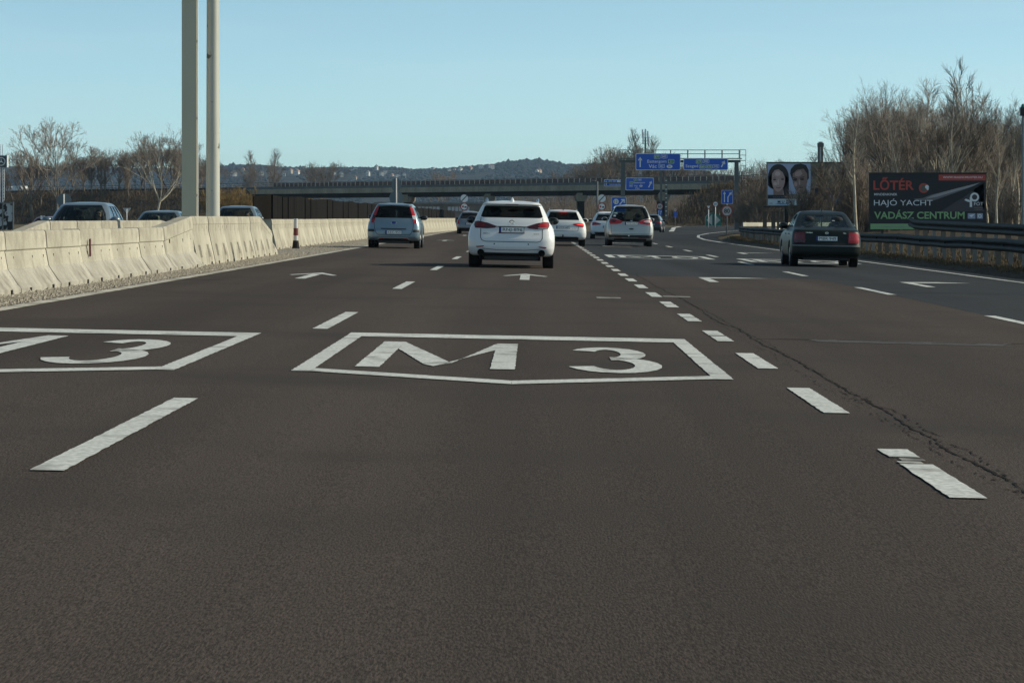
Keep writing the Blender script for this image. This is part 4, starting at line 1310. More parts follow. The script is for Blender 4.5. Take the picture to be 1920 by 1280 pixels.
def post(parent, h, r=.04, x=0, y=.06, m='galv'):
    return MB().tube([(x, y, -.2), (x, y, h)], r, 10).build('post', M[m], parent, smooth=True)
def small_sign(name, label, px, D, cat='road sign', group=None, z=None):
    x = X_at(px, D)
    return thing(name, label, cat, (x, D, gz(x) if z is None else z), 0, group)
def loc_z(rt, py, D): return Z_at(py, D) - rt.location.z

# backs of signs for the other direction
D = 175
rt = small_sign('road_sign', 'two grey sign backs one above the other on a post behind the blue hatchback', 743, D)
post(rt, loc_z(rt, 334, D), .045, 0, -.06, 'sign_grey')
o = plate('sign_disc', disc(0, loc_z(rt, 371, D), .41), 0, .02, 'sign_back', rt)
o = plate('sign_disc', [(p[0] * .66, p[1]) for p in disc(0, loc_z(rt, 347, D), .42)], -.02, .02, 'sign_back', rt)
MB().box((0, -.055, loc_z(rt, 347, D)), (.09, .03, .8)).build('sign_bracket', M['gantry_grey'], rt)
D = 165
rt = small_sign('road_sign', 'round grey sign back on a pale post above the first oncoming car', 120, D)
post(rt, loc_z(rt, 364, D), .03, 0, -.05, 'sign_white'); plate('sign_disc', disc(0, loc_z(rt, 376, D), .40), 0, .02, 'sign_back', rt)
D = 250
rt = small_sign('road_sign', 'small triangular grey sign back standing between two oncoming cars', 238, D)
post(rt, loc_z(rt, 392, D), .03, 0, -.05, 'sign_white')
plate('sign_triangle', [(-.36, loc_z(rt, 390, D)), (.36, loc_z(rt, 390, D)), (.0, loc_z(rt, 401, D))][::-1], 0, .02, 'sign_grey', rt)
D = 150
rt = small_sign('marker_sign', 'tiny white twin marker plate on a post left of the oncoming cars', 80, D)
post(rt, loc_z(rt, 411, D), .02); plate('marker_plate', rrect(-.06, loc_z(rt, 408, D), .09, .2, .01), -.03, .02, 'sign_white', rt); plate('marker_plate', rrect(.06, loc_z(rt, 408, D), .09, .2, .01), -.03, .02, 'sign_grey', rt)

def end_limit(rt, z, r):
    plate('sign_disc', disc(0, z, r), -.02, .03, 'sign_white', rt)
    mb = MB(); d = r * .98
    flat(mb, [(-.76 * d, z - .62 * d), (-.6 * d, z - .78 * d), (.76 * d, z + .62 * d), (.6 * d, z + .78 * d)], -.026)
    mb.build('black_bar', M['sign_black'], rt)
    mb = MB(); ring(mb, 0, z, r * .93, r, -.024); mb.build('rim_line', M['sign_grey'], rt)
def no_overtaking(rt, z, r):
    plate('sign_disc', disc(0, z, r), -.02, .03, 'sign_white', rt)
    mb = MB(); ring(mb, 0, z, r * .78, r * 1.01, -.026); mb.build('red_ring', M['sign_red'], rt)
    mb = MB(); flat(mb, rrect(-.35 * r, z + .02 * r, .42 * r, .46 * r, .02), -.026); mb.build('truck_symbol', M['sign_red'], rt)
    mb = MB(); flat(mb, [(.05 * r, z - .25 * r), (.6 * r, z - .25 * r), (.6 * r, z + .02 * r), (.45 * r, z + .1 * r), (.15 * r, z + .02 * r), (.05 * r, z + .02 * r)], -.026)
    flat(mb, disc(.18 * r, z - .28 * r, .08 * r, 8), -.027); flat(mb, disc(.5 * r, z - .28 * r, .08 * r, 8), -.027)
    mb.build('car_symbol', M['sign_black'], rt)
for px, lab in ((870.5, 'left of the white estate car'), (1128.5, 'above the white crossover')):
    D = 318
    rt = small_sign('road_sign', 'end-of-limit disc above a red-ringed no-overtaking disc on a post %s' % lab, px, D, group='paired round road signs')
    post(rt, loc_z(rt, 365, D), .045)
    end_limit(rt, loc_z(rt, 372, D), .42); no_overtaking(rt, loc_z(rt, 387.5, D), .42)
D = 330
rt = small_sign('steel_post', 'plain tall grey post beside the paired round signs over the white crossover', 1120, D, 'post')
post(rt, loc_z(rt, 340, D), .10, m='gantry_grey')
MB().tube([(0, .06, loc_z(rt, 342, D)), (-.25, .06, loc_z(rt, 339, D)), (-.6, .06, loc_z(rt, 338.5, D))], .05, 8).build('arm', M['gantry_grey'], rt)

# exit number sign
D = 300
rt = small_sign('exit_sign', 'blue exit sign with number 12 in a white disc and a white arrow', 1160.5, D)
k = D / F; z = loc_z(rt, 384, D)
post(rt, z, .05, -.4); post(rt, z, .05, .4)
plate('sign_panel', rrect(0, z, 27.5 * k, 29 * k, .06), -.02, .04, 'sign_white', rt)
plate('sign_face', rrect(0, z, 26 * k, 27.5 * k, .05), -.024, .01, 'sign_blue', rt)
mb = MB(); flat(mb, disc(-5.5 * k, z + 6 * k, 5 * k), -.03); mb.build('white_disc', M['sign_white'], rt)
T(rt, '12', -5.5 * k, z + 6 * k, 5 * k, 'sign_black', y=-.036)
mb = MB()
for p in ([(0.5, 0.2), (2.0, -1.2), (9, 6.5), (7.5, 8)], [(4, 9.5), (11, 9.5), (11, 2.5), (8.8, 2.5), (8.8, 7.3), (4, 7.3)]): flat(mb, [(a * k, z + (b + 1) * k) for a, b in p], -.03)
mb.build('white_arrow', M['sign_white'], rt)

def speed_disc(rt, s, z, r, y=-.02, face='sign_grey'):
    plate('sign_disc', disc(0, z, r), y, .03, face, rt)
    mb = MB(); ring(mb, 0, z, r * .82, r * 1.01, y - .006); mb.build('red_ring', M['sign_red'], rt)
    T(rt, s, 0, z, r * .78, 'sign_black', w=r * 1.0, y=y - .008, bold=.02)
D = 240
rt = small_sign('speed_sign', 'large round speed limit 80 sign on a post below a blue lane sign', 1363, D)
post(rt, loc_z(rt, 362, D), .05)
speed_disc(rt, '80', loc_z(rt, 395.5, D), .455)
k = D / F; z = loc_z(rt, 369.5, D)
plate('lane_panel', rrect(.02, z, 21 * k, 25.6 * k, .04), -.02, .03, 'sign_white', rt)
plate('lane_face', rrect(.02, z, 20 * k, 24.6 * k, .035), -.026, .01, 'sign_blue', rt)
mb = MB()
for p in arrow_poly(-4.7 * k, z - 10 * k, -4.7 * k, z + 10.5 * k, 1.6 * k, 4.5 * k, 2.4 * k): flat(mb, p, -.032)
flat(mb, [(1 * k, z - 10 * k), (2.7 * k, z - 10 * k), (2.7 * k, z - 0), (1 * k, z + .4 * k)], -.032)
flat(mb, [(1 * k, z + .3 * k), (2.7 * k, z), (7.2 * k, z + 6 * k), (6 * k, z + 7.2 * k)], -.032)
flat(mb, [(9 * k, z + 9.5 * k), (3.6 * k, z + 7.2 * k), (8 * k, z + 3.2 * k)], -.032)
mb.build('white_arrows', M['sign_white'], rt)
D = 330
rt = small_sign('speed_sign', 'round speed limit 60 sign over a small blue lane sign right of the silver minivan', 1237, D)
post(rt, loc_z(rt, 382, D), .045); speed_disc(rt, '60', loc_z(rt, 387, D), .36)
plate('lane_face', rrect(.02, loc_z(rt, 398.5, D), .5, .62, .03), -.02, .03, 'sign_blue', rt)
mb = MB(); z = loc_z(rt, 398.5, D)
for p in arrow_poly(-.1, z - .24, -.1, z + .25, .05, .14, .08): flat(mb, p, -.03)
for p in arrow_poly(.06, z - .24, .17, z + .22, .05, .14, .08): flat(mb, p, -.03)
mb.build('white_arrows', M['sign_white'], rt)
D = 470
rt = small_sign('speed_sign', 'small far round sign over a blue plate before the undergrowth slope', 1266, D)
post(rt, loc_z(rt, 392, D), .045); speed_disc(rt, '60', loc_z(rt, 393.5, D), .26)
plate('lane_face', rrect(0.03, loc_z(rt, 402, D), .5, .8, .03), -.02, .03, 'sign_blue', rt)
D = 400
rt = small_sign('yield_sign', 'white inverted triangle yield sign left of a round 60 sign', 1328.5, D)
post(rt, loc_z(rt, 388, D), .05, m='sign_white')
plate('sign_triangle', [(-.31, loc_z(rt, 385.5, D)), (.31, loc_z(rt, 385.5, D)), (0, loc_z(rt, 393, D))], -.02, .03, 'sign_white', rt)
mb = MB(); zt, zb = loc_z(rt, 385.5, D), loc_z(rt, 393, D)
for a, b in (((-.31, zt), (.31, zt)), ((.31, zt), (0, zb)), ((0, zb), (-.31, zt))):
    d = (Vector(b) - Vector(a)).normalized() * .05; n_ = Vector((-d.y, d.x)) * -1
    flat(mb, [a, b, (b[0] + n_.x, b[1] + n_.y), (a[0] + n_.x, a[1] + n_.y)], -.026)
mb.build('red_border', M['sign_red'], rt)
rt = small_sign('speed_sign', 'round speed limit 60 sign on a slim post right of the yield sign', 1341.5, D)
post(rt, loc_z(rt, 380, D), .045, m='sign_white'); speed_disc(rt, '60', loc_z(rt, 382.5, D), .36, face='sign_white')
# green divergence marker at the ramp nose
D = 440
rt = small_sign('ramp_marker', 'green rounded ramp divergence marker with two white triangles', 1337.5, D, 'marker')
k = D / F; z0 = loc_z(rt, 424, D); z1 = loc_z(rt, 399, D); w = 14.3 * k
prof = [(-w, z0), (w, z0), (w, z0 + (z1 - z0) * .55)] + [(w * math.cos(R(a)) * 1.0, z0 + (z1 - z0) * (.55 + .45 * math.sin(R(a)))) for a in range(15, 166, 15)] + [(-w, z0 + (z1 - z0) * .55)]
MB().prism(prof, 0, 1.6).build('body', M['sign_teal'], rt, fix=True)
mb = MB()
for s in (-1, 1): flat(mb, [(s * 2.2 * k, z0 + .1), (s * 2.2 * k, z1 - 2.5 * k), (s * 13 * k, (z0 + z1) / 2 - .1)] if s > 0 else [(s * 13 * k, (z0 + z1) / 2 - .1), (s * 2.2 * k, z1 - 2.5 * k), (s * 2.2 * k, z0 + .1)], -.02)
mb.build('white_triangle', mat('marker_white', (.50, .50, .44), rough=.6), rt)
mb = MB(); flat(mb, [(-.09, z0 + .05), (.09, z0 + .05), (.09, z1 - .1), (-.09, z1 - .1)], -.022); mb.build('centre_band', M['band_teal'], rt)
MB().box((0, .8, z0 - .05), (2 * w + .3, 1.8, .2)).build('base', M['concrete'], rt)

# ------------------------------------------------------------------ sign gantry over the ramp
D = 340; k = D / F
xL, xR = X_at(1168, D), X_at(1381, D)
rt = thing('sign_gantry', 'grey steel sign gantry with walkway railing spanning the exit ramp', 'gantry', ((xL + xR) / 2, D, 0))
hx = (xR - xL) / 2
for sx in (-1, 1):
    MB().box((sx * hx, 0, 3.55), (.46, .5, 7.7)).build('column', M['gantry_grey'], rt)
zb = Z_at(302.5, D)
MB().box((0, .0, zb), (2 * hx + .9, .42, .30)).build('cross_beam', M['gantry_grey'], rt)
MB().box((0, -.02, Z_at(297.5, D)), (2 * hx + 1.2, .9, .10)).build('walkway', M['gantry_grey'], rt)
mb = MB()
xa, xb = X_at(1161, D) - rt.location.x, X_at(1386, D) - rt.location.x
for yy_ in (-.45, .45):
    for py in (281.5, 288.5):
        mb.tube([(xa, yy_, Z_at(py, D)), (xb, yy_, Z_at(py, D))], .032, 6)
    for q in range(8):
        x = xa + (xb - xa) * q / 7
        mb.tube([(x, yy_, Z_at(298, D)), (x, yy_, Z_at(281, D))], .035 if q in (0, 7) else .05, 6)
mb.build('railing', M['galv'], rt)
mb = MB()
for x in (xb + .10, xb + .75): mb.tube([(x, 0, .0 if x > xb + .5 else 5), (x, 0, Z_at(280.5, D))], .035, 6)
z = 2.0
while z < 8.9:
    mb.tube([(xb + .10, 0, z), (xb + .75, 0, z)], .035, 6); z += .62
mb.build('ladder', M['galv'], rt)
mb = MB(); z = 1.2
while z < 6:
    mb.box((hx + 1.02, -.05, z), (.34, .1, .07)); z += .6
mb.build('ladder_rung', M['sign_grey'], rt)
MB().tube([(hx + .3, -.1, 1.4), (hx + 1.5, -.3, -.1)], .08, 8).build('brace', M['post_light'], rt)

def board(rt_name, label, px0, px1, py0, py1, D, group=None):
    x0, x1 = X_at(px0, D), X_at(px1, D); z0, z1 = Z_at(py1, D), Z_at(py0, D)
    rt = thing(rt_name, label, 'road sign', ((x0 + x1) / 2, D - .5, 0), 0, group)
    w, h = x1 - x0, z1 - z0
    plate('sign_panel', rrect(0, (z0 + z1) / 2, w, h, .16), 0, .06, 'sign_white', rt)
    plate('sign_face', rrect(0, (z0 + z1) / 2, w - .12, h - .12, .13), -.01, .03, 'sign_blue', rt)
    return rt, w, h, z0, z1
def badge(rt, s, cx, cz, w, h, kind, y=-.018):
    """small route badge: green rectangle (E-road or number), blue shield (motorway) or white oval"""
    if kind == 'oval':
        mb = MB(); flat(mb, [(cx + w / 2 * math.cos(a), cz + h / 2 * math.sin(a)) for a in np.linspace(0, 2 * math.pi, 25)[:-1]], y); mb.build('route_badge', M['sign_white'], rt)
        T(rt, s, cx, cz, h * .55, 'sign_black', y=y - .01)
        return
    shp = rrect(cx, cz, w, h, h * .15) if kind == 'green' else [(cx - w / 2, cz + h / 2), (cx - w / 2, cz - h * .3), (cx, cz - h * .5), (cx + w / 2, cz - h * .3), (cx + w / 2, cz + h / 2)][::-1]
    mb = MB(); flat(mb, shp, y); mb.build('route_badge', M['sign_white'], rt)
    inner = [(cx + (p[0] - cx) * (1 - .16 * h / w), cz + (p[1] - cz) * .84) for p in shp]
    mb = MB(); flat(mb, inner, y - .004); mb.build('badge_face', M['sign_green' if kind == 'green' else 'sign_blue'], rt)
    T(rt, s, cx, cz + (0 if kind == 'green' else h * .05), h * .55, y=y - .01)
k = D / F
rt, w, h, z0, z1 = board('overhead_sign', 'large blue overhead sign reading Esztergom and Vác with upward arrow', 1191.5, 1275.5, 288, 319.5, D)
def U(px, py, D, rt): return X_at(px, D) - rt.location.x, Z_at(py, D)
def badges(rt, D, items):
    for (s, px, py, wpx, hpx, kind) in items:
        x, z = U(px, py, D, rt); badge(rt, s, x, z, wpx * D / F, hpx * D / F, kind)
def words_at(rt, D, s, px0, px1, py, hpx, m='sign_white'):
    x0, z = U(px0, py, D, rt); x1, _ = U(px1, py, D, rt)
    T(rt, s, (x0 + x1) / 2, z, hpx * D / F, m, w=x1 - x0, y=-.02)
badges(rt, D, [('E77', 1231.8, 294.4, 11.5, 7, 'green'), ('M0', 1245, 294.4, 11.5, 7.5, 'shield'), ('11', 1258, 303, 11, 7.5, 'green'), ('M2', 1240, 312.5, 11.5, 7.5, 'shield'), ('SK', 1255, 312.5, 11, 6.6, 'oval')])
words_at(rt, D, 'Esztergom', 1213.5, 1249, 303.6, 7.2); words_at(rt, D, 'Vác', 1216, 1231, 312, 6.4)
mb = MB(); x, za = U(1200, 313.5, D, rt); _, zt = U(1200, 294.5, D, rt)
for p in arrow_poly(x, za, x, zt, .13, .36, .24): flat(mb, p, -.02)
mb.build('white_arrow', M['sign_white'], rt)
rt, w, h, z0, z1 = board('overhead_sign', 'wide blue overhead sign reading Szeged with slanting arrow', 1281, 1364.5, 297, 319.2, D)
badges(rt, D, [('E77', 1310.3, 303.4, 11.5, 7, 'green'), ('M0', 1323.3, 303.4, 11.5, 7.5, 'shield'), ('E60', 1316.5, 312.8, 11.5, 7, 'green'), ('E75', 1329.5, 312.8, 11.5, 7, 'green'), ('M5', 1342, 312.8, 11.5, 7.5, 'shield')])
words_at(rt, D, 'Szeged', 1285, 1308.5, 312.3, 7)
mb = MB(); (xa_, za), (xb_, zt) = U(1352, 313.5, D, rt), U(1358.5, 301.5, D, rt)
for p in arrow_poly(xa_, za, xb_, zt, .13, .32, .22): flat(mb, p, -.02)
mb.build('white_arrow', M['sign_white'], rt)
# second, farther pair of overhead signs on a cantilever
D = 425
rt = thing('sign_gantry', 'farther grey cantilever gantry with slim column before the overpass', 'gantry', (X_at(1239.5, D), D, 0))
MB().box((0, 0, 3.8), (.30, .30, 8.2)).build('column', M['gantry_grey'], rt)
MB().box((X_at(1185, D) - rt.location.x, .25, Z_at(343, D)), (9, .18, .2)).build('cross_beam', M['gantry_grey'], rt)
mb = MB(); z = 1.4
while z < 6.8: mb.box((.72, -.1, z), (.22, .1, .09)); z += .62
mb.build('ladder_rung', M['sign_white'], rt)
MB().box((.72, .1, 3.9), (.36, .12, 6)).build('ladder', M['gantry_grey'], rt)
rt, w, h, z0, z1 = board('overhead_sign', 'blue far overhead sign reading Esztergom, Vác and Fót with slanting arrow', 1173, 1225.5, 333.5, 357, D)
words_at(rt, D, 'Esztergom', 1188, 1209, 343, 3.6); words_at(rt, D, 'Vác', 1188.5, 1195.5, 348.6, 3.2); words_at(rt, D, 'Fót', 1191.5, 1199, 353.2, 3.2)
badges(rt, D, [('2A', 1191.5, 337.6, 6.5, 4, 'green'), ('M0', 1199.5, 337.6, 6.5, 4.2, 'shield'), ('11', 1183.5, 343, 6.5, 4.4, 'green'), ('M2', 1183, 348.8, 6.5, 4.2, 'shield'), ('SK', 1201.5, 348.8, 6, 3.8, 'oval')])
mb = MB(); (xa_, za), (xb_, zt) = U(1216, 351.5, D, rt), U(1221.5, 339.5, D, rt)
for p in arrow_poly(xa_, za, xb_, zt, .13, .32, .22): flat(mb, p, -.02)
mb.build('white_arrow', M['sign_white'], rt)
D = 430
rt, w, h, z0, z1 = board('overhead_sign', 'small blue far overhead sign left of the gantry column, upward arrow', 1132.5, 1169.5, 336.5, 349.5, D)
words_at(rt, D, 'Nyíregyháza', 1143, 1167, 346.3, 3.0)
badges(rt, D, [('E71', 1144, 340.6, 6, 3.8, 'green'), ('M3', 1152, 340.6, 6, 4, 'shield')])
mb = MB(); flat(mb, rrect(U(1160, 340.6, D, rt)[0], U(1160, 340.6, D, rt)[1], .5, .3, .03), -.02); mb.build('white_badge', M['sign_white'], rt)
mb = MB(); x, za = U(1136.5, 347, D, rt); _, zt = U(1136.5, 339, D, rt)
for p in arrow_poly(x, za, x, zt, .12, .25, .2): flat(mb, p, -.02)
mb.build('white_arrow', M['sign_white'], rt)

# ------------------------------------------------------------------ billboards
D = 130; k = D / F
rt = thing('billboard', 'black billboard with large red, white and green lettering and a slanting streak of light', 'billboard', (X_at(1739.5, D), D, gz(20)))
mS = {}
def bill(name, col, rough=.6):
    mS[name] = mat(name, col, rough=rough); return mS[name]
bill('poster_black', (.020, .020, .024)); bill('poster_red', (.50, .075, .055)); bill('poster_green', (.28, .47, .22)); bill('poster_white', (.80, .80, .82)); bill('poster_grey', (.17, .155, .165)); bill('poster_dim', (.065, .058, .066)); bill('poster_light', (.38, .36, .37)); bill('poster_blue', (.34, .38, .52))
def bx(px): return X_at(px, D) - rt.location.x
def bz(py): return Z_at(py, D) - rt.location.z
def rect(px0, py0, px1, py1): return [(bx(px0), bz(py1)), (bx(px1), bz(py1)), (bx(px1), bz(py0)), (bx(px0), bz(py0))]
MB().prism(rect(1629.5, 325, 1849, 430.5), .012, .12).build('panel', mS['poster_black'], rt, fix=True)
def fl(name, polys, m, y=-.002):
    mb = MB()
    for p in polys: flat(mb, p, y)
    return mb.build(name, mS[m], rt, fix=False)
def bt(name, s, px0, px1, py, hpx, m, y=-.012, bold=0.0):
    return add_text(MB(), s, (bx(px0) + bx(px1)) / 2, bz(py), hpx * k, bx(px1) - bx(px0), y, bold).build(name, mS[m], rt)
# streak of light behind the slogan: a slender bow shape
C = lambda pts: [(bx(1625 + a * 230 / 1920), bz(320 + b * 115 / 960)) for a, b in pts]
fl('dim_glow', [C([(1830, 190), (1660, 300), (1850, 300), (1850, 640), (1150, 640), (1350, 520)])], 'poster_dim', .008)
fl('bow_shape', [C([(1790, 185), (1000, 380), (880, 430), (740, 440), (780, 480), (1040, 470), (1600, 270)])], 'poster_grey', .004)
fl('bow_light', [C([(1770, 190), (1380, 285), (1030, 385), (920, 440), (1100, 410), (1400, 320), (1660, 245)])], 'poster_light', .001)
fl('bow_dark', [C([(1740, 200), (1500, 330), (1080, 500), (880, 620), (1150, 620), (1500, 430), (1660, 320)])], 'poster_black', .002)
fl('red_band', [rect(1760, 327.5, 1848, 338.5)], 'poster_red')
fl('green_band', [rect(1632, 419.5, 1848, 430)], 'poster_green')
# lettering
bt('lettering', 'LŐTÉR', 1637.5, 1713.5, 344.5, 24, 'poster_red', bold=.022)
bt('lettering', 'MINDENKINEK', 1639, 1682.5, 364.5, 4.4, 'poster_white', bold=.01)
bt('lettering', 'HAJÓ YACHT', 1638.5, 1748.5, 380.5, 16.2, 'poster_white')
bt('lettering', 'VADÁSZ CENTRUM', 1639, 1808.5, 402, 17, 'poster_green', bold=.022)
bt('lettering', 'WWW.MAGNUMLOTER.HU', 1768, 1842, 332.6, 3.6, 'poster_white', bold=.01)
bt('lettering', 'WWW.MAGNUMHAJO.HU', 1639.5, 1722, 425.2, 3.4, 'poster_light', bold=.01)
mb = MB(); cx, cz = bx(1732), bz(352.8); ring(mb, cx, cz, .14, .215, -.004, 20, 330); mb.build('emblem_ring', mS['poster_red'], rt)
mb = MB(); flat(mb, disc(cx, cz, .15, 18), -.006); mb.build('emblem_disc', mat('emblem_olive', (.13, .12, .09)), rt)
mb = MB(); flat(mb, disc(cx + .14, cz + .05, .085, 12), -.008); flat(mb, disc(cx + .17, cz - .04, .05, 12), -.009); mb.build('emblem_head', mS['poster_white'], rt)
# ring-topped P logo with a small wing
mb = MB(); cx, cz = bx(1827.3), bz(369.6); ring(mb, cx, cz, .115, .195, -.004)
flat(mb, [(bx(1818.2), bz(388.3)), (bx(1822.6), bz(388.3)), (bx(1822.6), bz(370)), (bx(1818.2), bz(370))], -.005)
for q in range(3): flat(mb, [(bx(1808 + 2.4 * q), bz(375.6 + q * 1.2)), (bx(1811 + 2.4 * q), bz(372.5 + q * .7)), (bx(1818.5), bz(376.5)), (bx(1818.5), bz(379))], -.006 - .001 * q)
mb.build('ring_logo', mS['poster_white'], rt)
bt('lettering', 'FÓT', 1826.3, 1843.5, 381.5, 7.4, 'poster_white'); bt('lettering', 'SZABADIDŐ', 1826.5, 1843, 389.2, 1.6, 'poster_light'); bt('lettering', 'KÖZPONT', 1827, 1842, 392.8, 1.5, 'poster_light')
fl('blue_tile', [rect(1814.5, 400, 1828.8, 410), rect(1831.5, 400, 1842.8, 410)], 'poster_blue', -.003)
mb = MB(); ring(mb, bx(1837), bz(405), .05, .085, -.006, n=12); flat(mb, C([(1600, 700), (1690, 680), (1640, 730)]), -.006); mb.build('tile_mark', mS['poster_white'], rt)
MB().box((0, .07, bz(324.6)), (bx(1850) - bx(1628), .16, .04)).build('frame', M['trim'], rt)
for px in (1655, 1740, 1825): MB().box((bx(px), .25, bz(430) / 2 - .1), (.12, .12, bz(430) + .3)).build('support_post', M['twig_dark'], rt)

D = 162; k = D / F
rt = thing('billboard', 'poster billboard with a woman and a man, half hidden by shrubs', 'billboard', (X_at(1518, D), D, gz(15)))
bill('face_bg', (0.512, 0.558, 0.713)); bill('face_hair', (0.043, 0.034, 0.034)); bill('face_skin', (0.558, 0.364, 0.310)); bill('face_skin_dim', (0.341, 0.209, 0.171)); bill('face_line', (0.078, 0.046, 0.046)); bill('face_lip', (0.341, 0.139, 0.132)); bill('face_tan', (0.27, 0.225, 0.155)); bill('face_navy', (0.023, 0.028, 0.054)); bill('face_strip', (0.713, 0.791, 0.850)); bill('face_brown', (0.147, 0.109, 0.078)); bill('face_shine', (0.744, 0.542, 0.480)); bill('face_sky', (0.124, 0.341, 0.651))
Q = lambda pts: [(bx(1430 + a * 180 / 1920), bz(295 + b * 100 / 1067)) for a, b in pts]
MB().prism(rect(1438, 305, 1598, 386), .012, .14).build('panel', mS['face_tan'], rt, fix=True)
fl('portrait_ground', [Q([(100, 120), (960, 120), (960, 750), (100, 750)])], 'face_bg', .008)
fl('dark_half', [Q([(965, 610), (1780, 610), (1780, 960), (965, 960)])], 'face_navy', .008)
fl('brown_lower', [Q([(530, 735), (960, 735), (960, 830), (530, 830)])], 'face_tan', .006)
def ell(cx, cy, rx, ry, n=22, a0=0, a1=360): return Q([(cx + rx * math.cos(R(a0 + (a1 - a0) * i / n)), cy + ry * math.sin(R(a0 + (a1 - a0) * i / n))) for i in range(n + (a1 - a0 < 360))])
# woman: hair, neck, face, features
fl('hair', [ell(315, 400, 210, 265), Q([(440, 350), (525, 420), (525, 810), (430, 810), (410, 640)]), Q([(110, 380), (200, 330), (215, 640), (150, 610), (105, 560)])], 'face_hair', .005)
fl('neck', [Q([(215, 620), (410, 620), (405, 750), (215, 750)])], 'face_skin_dim', .004)
fl('face', [Q([(190, 330), (240, 260), (320, 240), (400, 300), (445, 400), (445, 500), (420, 590), (370, 660), (310, 695), (255, 670), (205, 590), (180, 480)])], 'face_skin', .002)
fl('cheek_light', [ell(250, 530, 40, 32), ell(300, 330, 55, 45), ell(310, 500, 14, 60)], 'face_shine', .0)
fl('eye', [ell(238, 445, 34, 15), ell(398, 440, 34, 15), Q([(195, 420), (240, 395), (280, 412), (240, 405)]), Q([(350, 412), (400, 395), (440, 415), (400, 404)])], 'face_line', -.002)
fl('mouth', [Q([(250, 595), (310, 605), (375, 590), (340, 625), (290, 625)]), Q([(285, 560), (310, 570), (340, 560), (312, 575)])], 'face_lip', -.002)
# man
fl('hair', [Q([(550, 330), (560, 240), (640, 150), (760, 125), (870, 160), (920, 260), (925, 420), (880, 480), (640, 330), (600, 470)])], 'face_hair', .005)
fl('neck', [Q([(640, 600), (860, 560), (900, 735), (700, 735)])], 'face_brown', .004)
fl('face', [Q([(600, 330), (690, 250), (820, 230), (890, 330), (895, 480), (860, 640), (790, 725), (710, 725), (650, 640), (600, 500)])], 'face_skin_dim', .002)
fl('brow_light', [Q([(650, 300), (760, 260), (800, 330), (720, 390), (640, 370)]), ell(660, 540, 34, 45), ell(735, 500, 16, 60)], 'face_skin', .0)
fl('eye', [ell(648, 455, 44, 20), ell(790, 440, 44, 20), Q([(600, 425), (690, 440), (690, 425), (620, 400)]), Q([(745, 420), (840, 400), (830, 385), (750, 405)])], 'face_line', -.002)
fl('mouth', [Q([(690, 605), (750, 590), (820, 600), (750, 622)]), Q([(700, 560), (750, 572), (790, 555), (750, 582)])], 'face_line', -.002)
fl('name_band', [Q([(105, 755), (530, 755), (530, 828), (105, 828)])], 'face_navy', .003)
fl('white_strip', [Q([(105, 832), (965, 832), (965, 958), (105, 958)])], 'face_strip', .004)
fl('blue_wave', [Q([(240, 935), (330, 915), (450, 925), (520, 905), (520, 935), (400, 945)])], 'face_sky', .0)
kq = 100 / 1067
def bq(s, a0, a1, b, hh, m, bold=0.0): return bt('lettering', s, 1430 + a0 * 180 / 1920, 1430 + a1 * 180 / 1920, 295 + b * kq, hh * kq, m, -.004, bold)
bq('CSÚCS KRISZ', 205, 490, 792, 38, 'face_tan')
bq('M U Z A', 300, 590, 888, 52, 'face_navy', .02)
bq('A K', 680, 830, 888, 48, 'face_navy', .02)
bq('HÍR', 130, 200, 920, 26, 'face_navy')
bq('EGYFELVONÁS', 978, 1690, 310, 120, 'face_navy', .01)
fl('blue_tower', [Q([(1350, 760), (1480, 680), (1560, 620), (1690, 560), (1650, 760), (1450, 930), (1300, 900)])], 'poster_blue', .004)
MB().box((0, .07, bz(304.6)), (bx(1600) - bx(1437), .2, .05)).build('frame', M['trim'], rt)
MB().box((bx(1485), .0, bz(388.2)), (bx(1540) - bx(1432), .5, .05)).build('ledge', M['trim'], rt)
for px in (1475, 1562): MB().box((bx(px), .25, bz(386) / 2 - .1), (.20, .16, bz(386) + .3)).build('support_post', M['trim'], rt)

# ------------------------------------------------------------------ masts, totem, dealer sign, notice board, vehicles on the embankment
D = 720
rt = thing('cell_mast', 'tall telecom mast with white antenna panels above the wood', 'mast', (X_at(1210, D), D, 0))
zt = Z_at(244, D)
MB().tube([(0, 0, 0), (0, 0, zt)], [.4, .2], 10).build('mast', M['gantry_grey'], rt)
me = MB().box((0, 0, 0), (.35, .3, 2.0)).mesh('antenna', M['sign_white'])
for (x, py) in ((-.55, 256), (.55, 254), (-.55, 262), (.6, 261), (.0, 250), (-.7, 251), (.75, 266)):
    o = link('antenna', me, rt); o.location = (x, -.3, Z_at(py, D))
mb = MB()
for py in (252, 258, 264, 270): mb.box((0, 0, Z_at(py, D)), (1.7, .12, .1))
mb.build('mast_arm', M['gantry_grey'], rt)
D = 300
rt = thing('sign_totem', 'grey twin-post totem with cap rising behind the poster with faces', 'totem', (X_at(1538.5, D), D, 0))
for px in (1535, 1541.5): MB().box((X_at(px, D) - rt.location.x, 0, 4), (.20, .24, 2 * (Z_at(270, D) - 4))).build('post', M['gantry_grey'], rt)
MB().box((X_at(1538.3, D) - rt.location.x, .02, 4), (.12, .1, 2 * (Z_at(274, D) - 4))).build('light_panel', M['sign_white'], rt)
MB().box((0, 0, Z_at(272, D)), (.62, .5, .4)).build('cap', M['gantry_grey'], rt)
MB().box((0, 0, Z_at(267.5, D)), (.40, .4, .16)).build('cap_rail', M['galv'], rt)
D = 560
rt = thing('dealer_sign', 'dark square dealer sign with a ringed star on a white mast', 'sign', (X_at(3, D), D, 4))
z = Z_at(303, D) - 4; k = D / F
MB().box((0, 0, z), (21 * k, 1.0, 22 * k)).build('panel', mat('dealer_grey', (.05, .06, .065), rough=.5), rt)
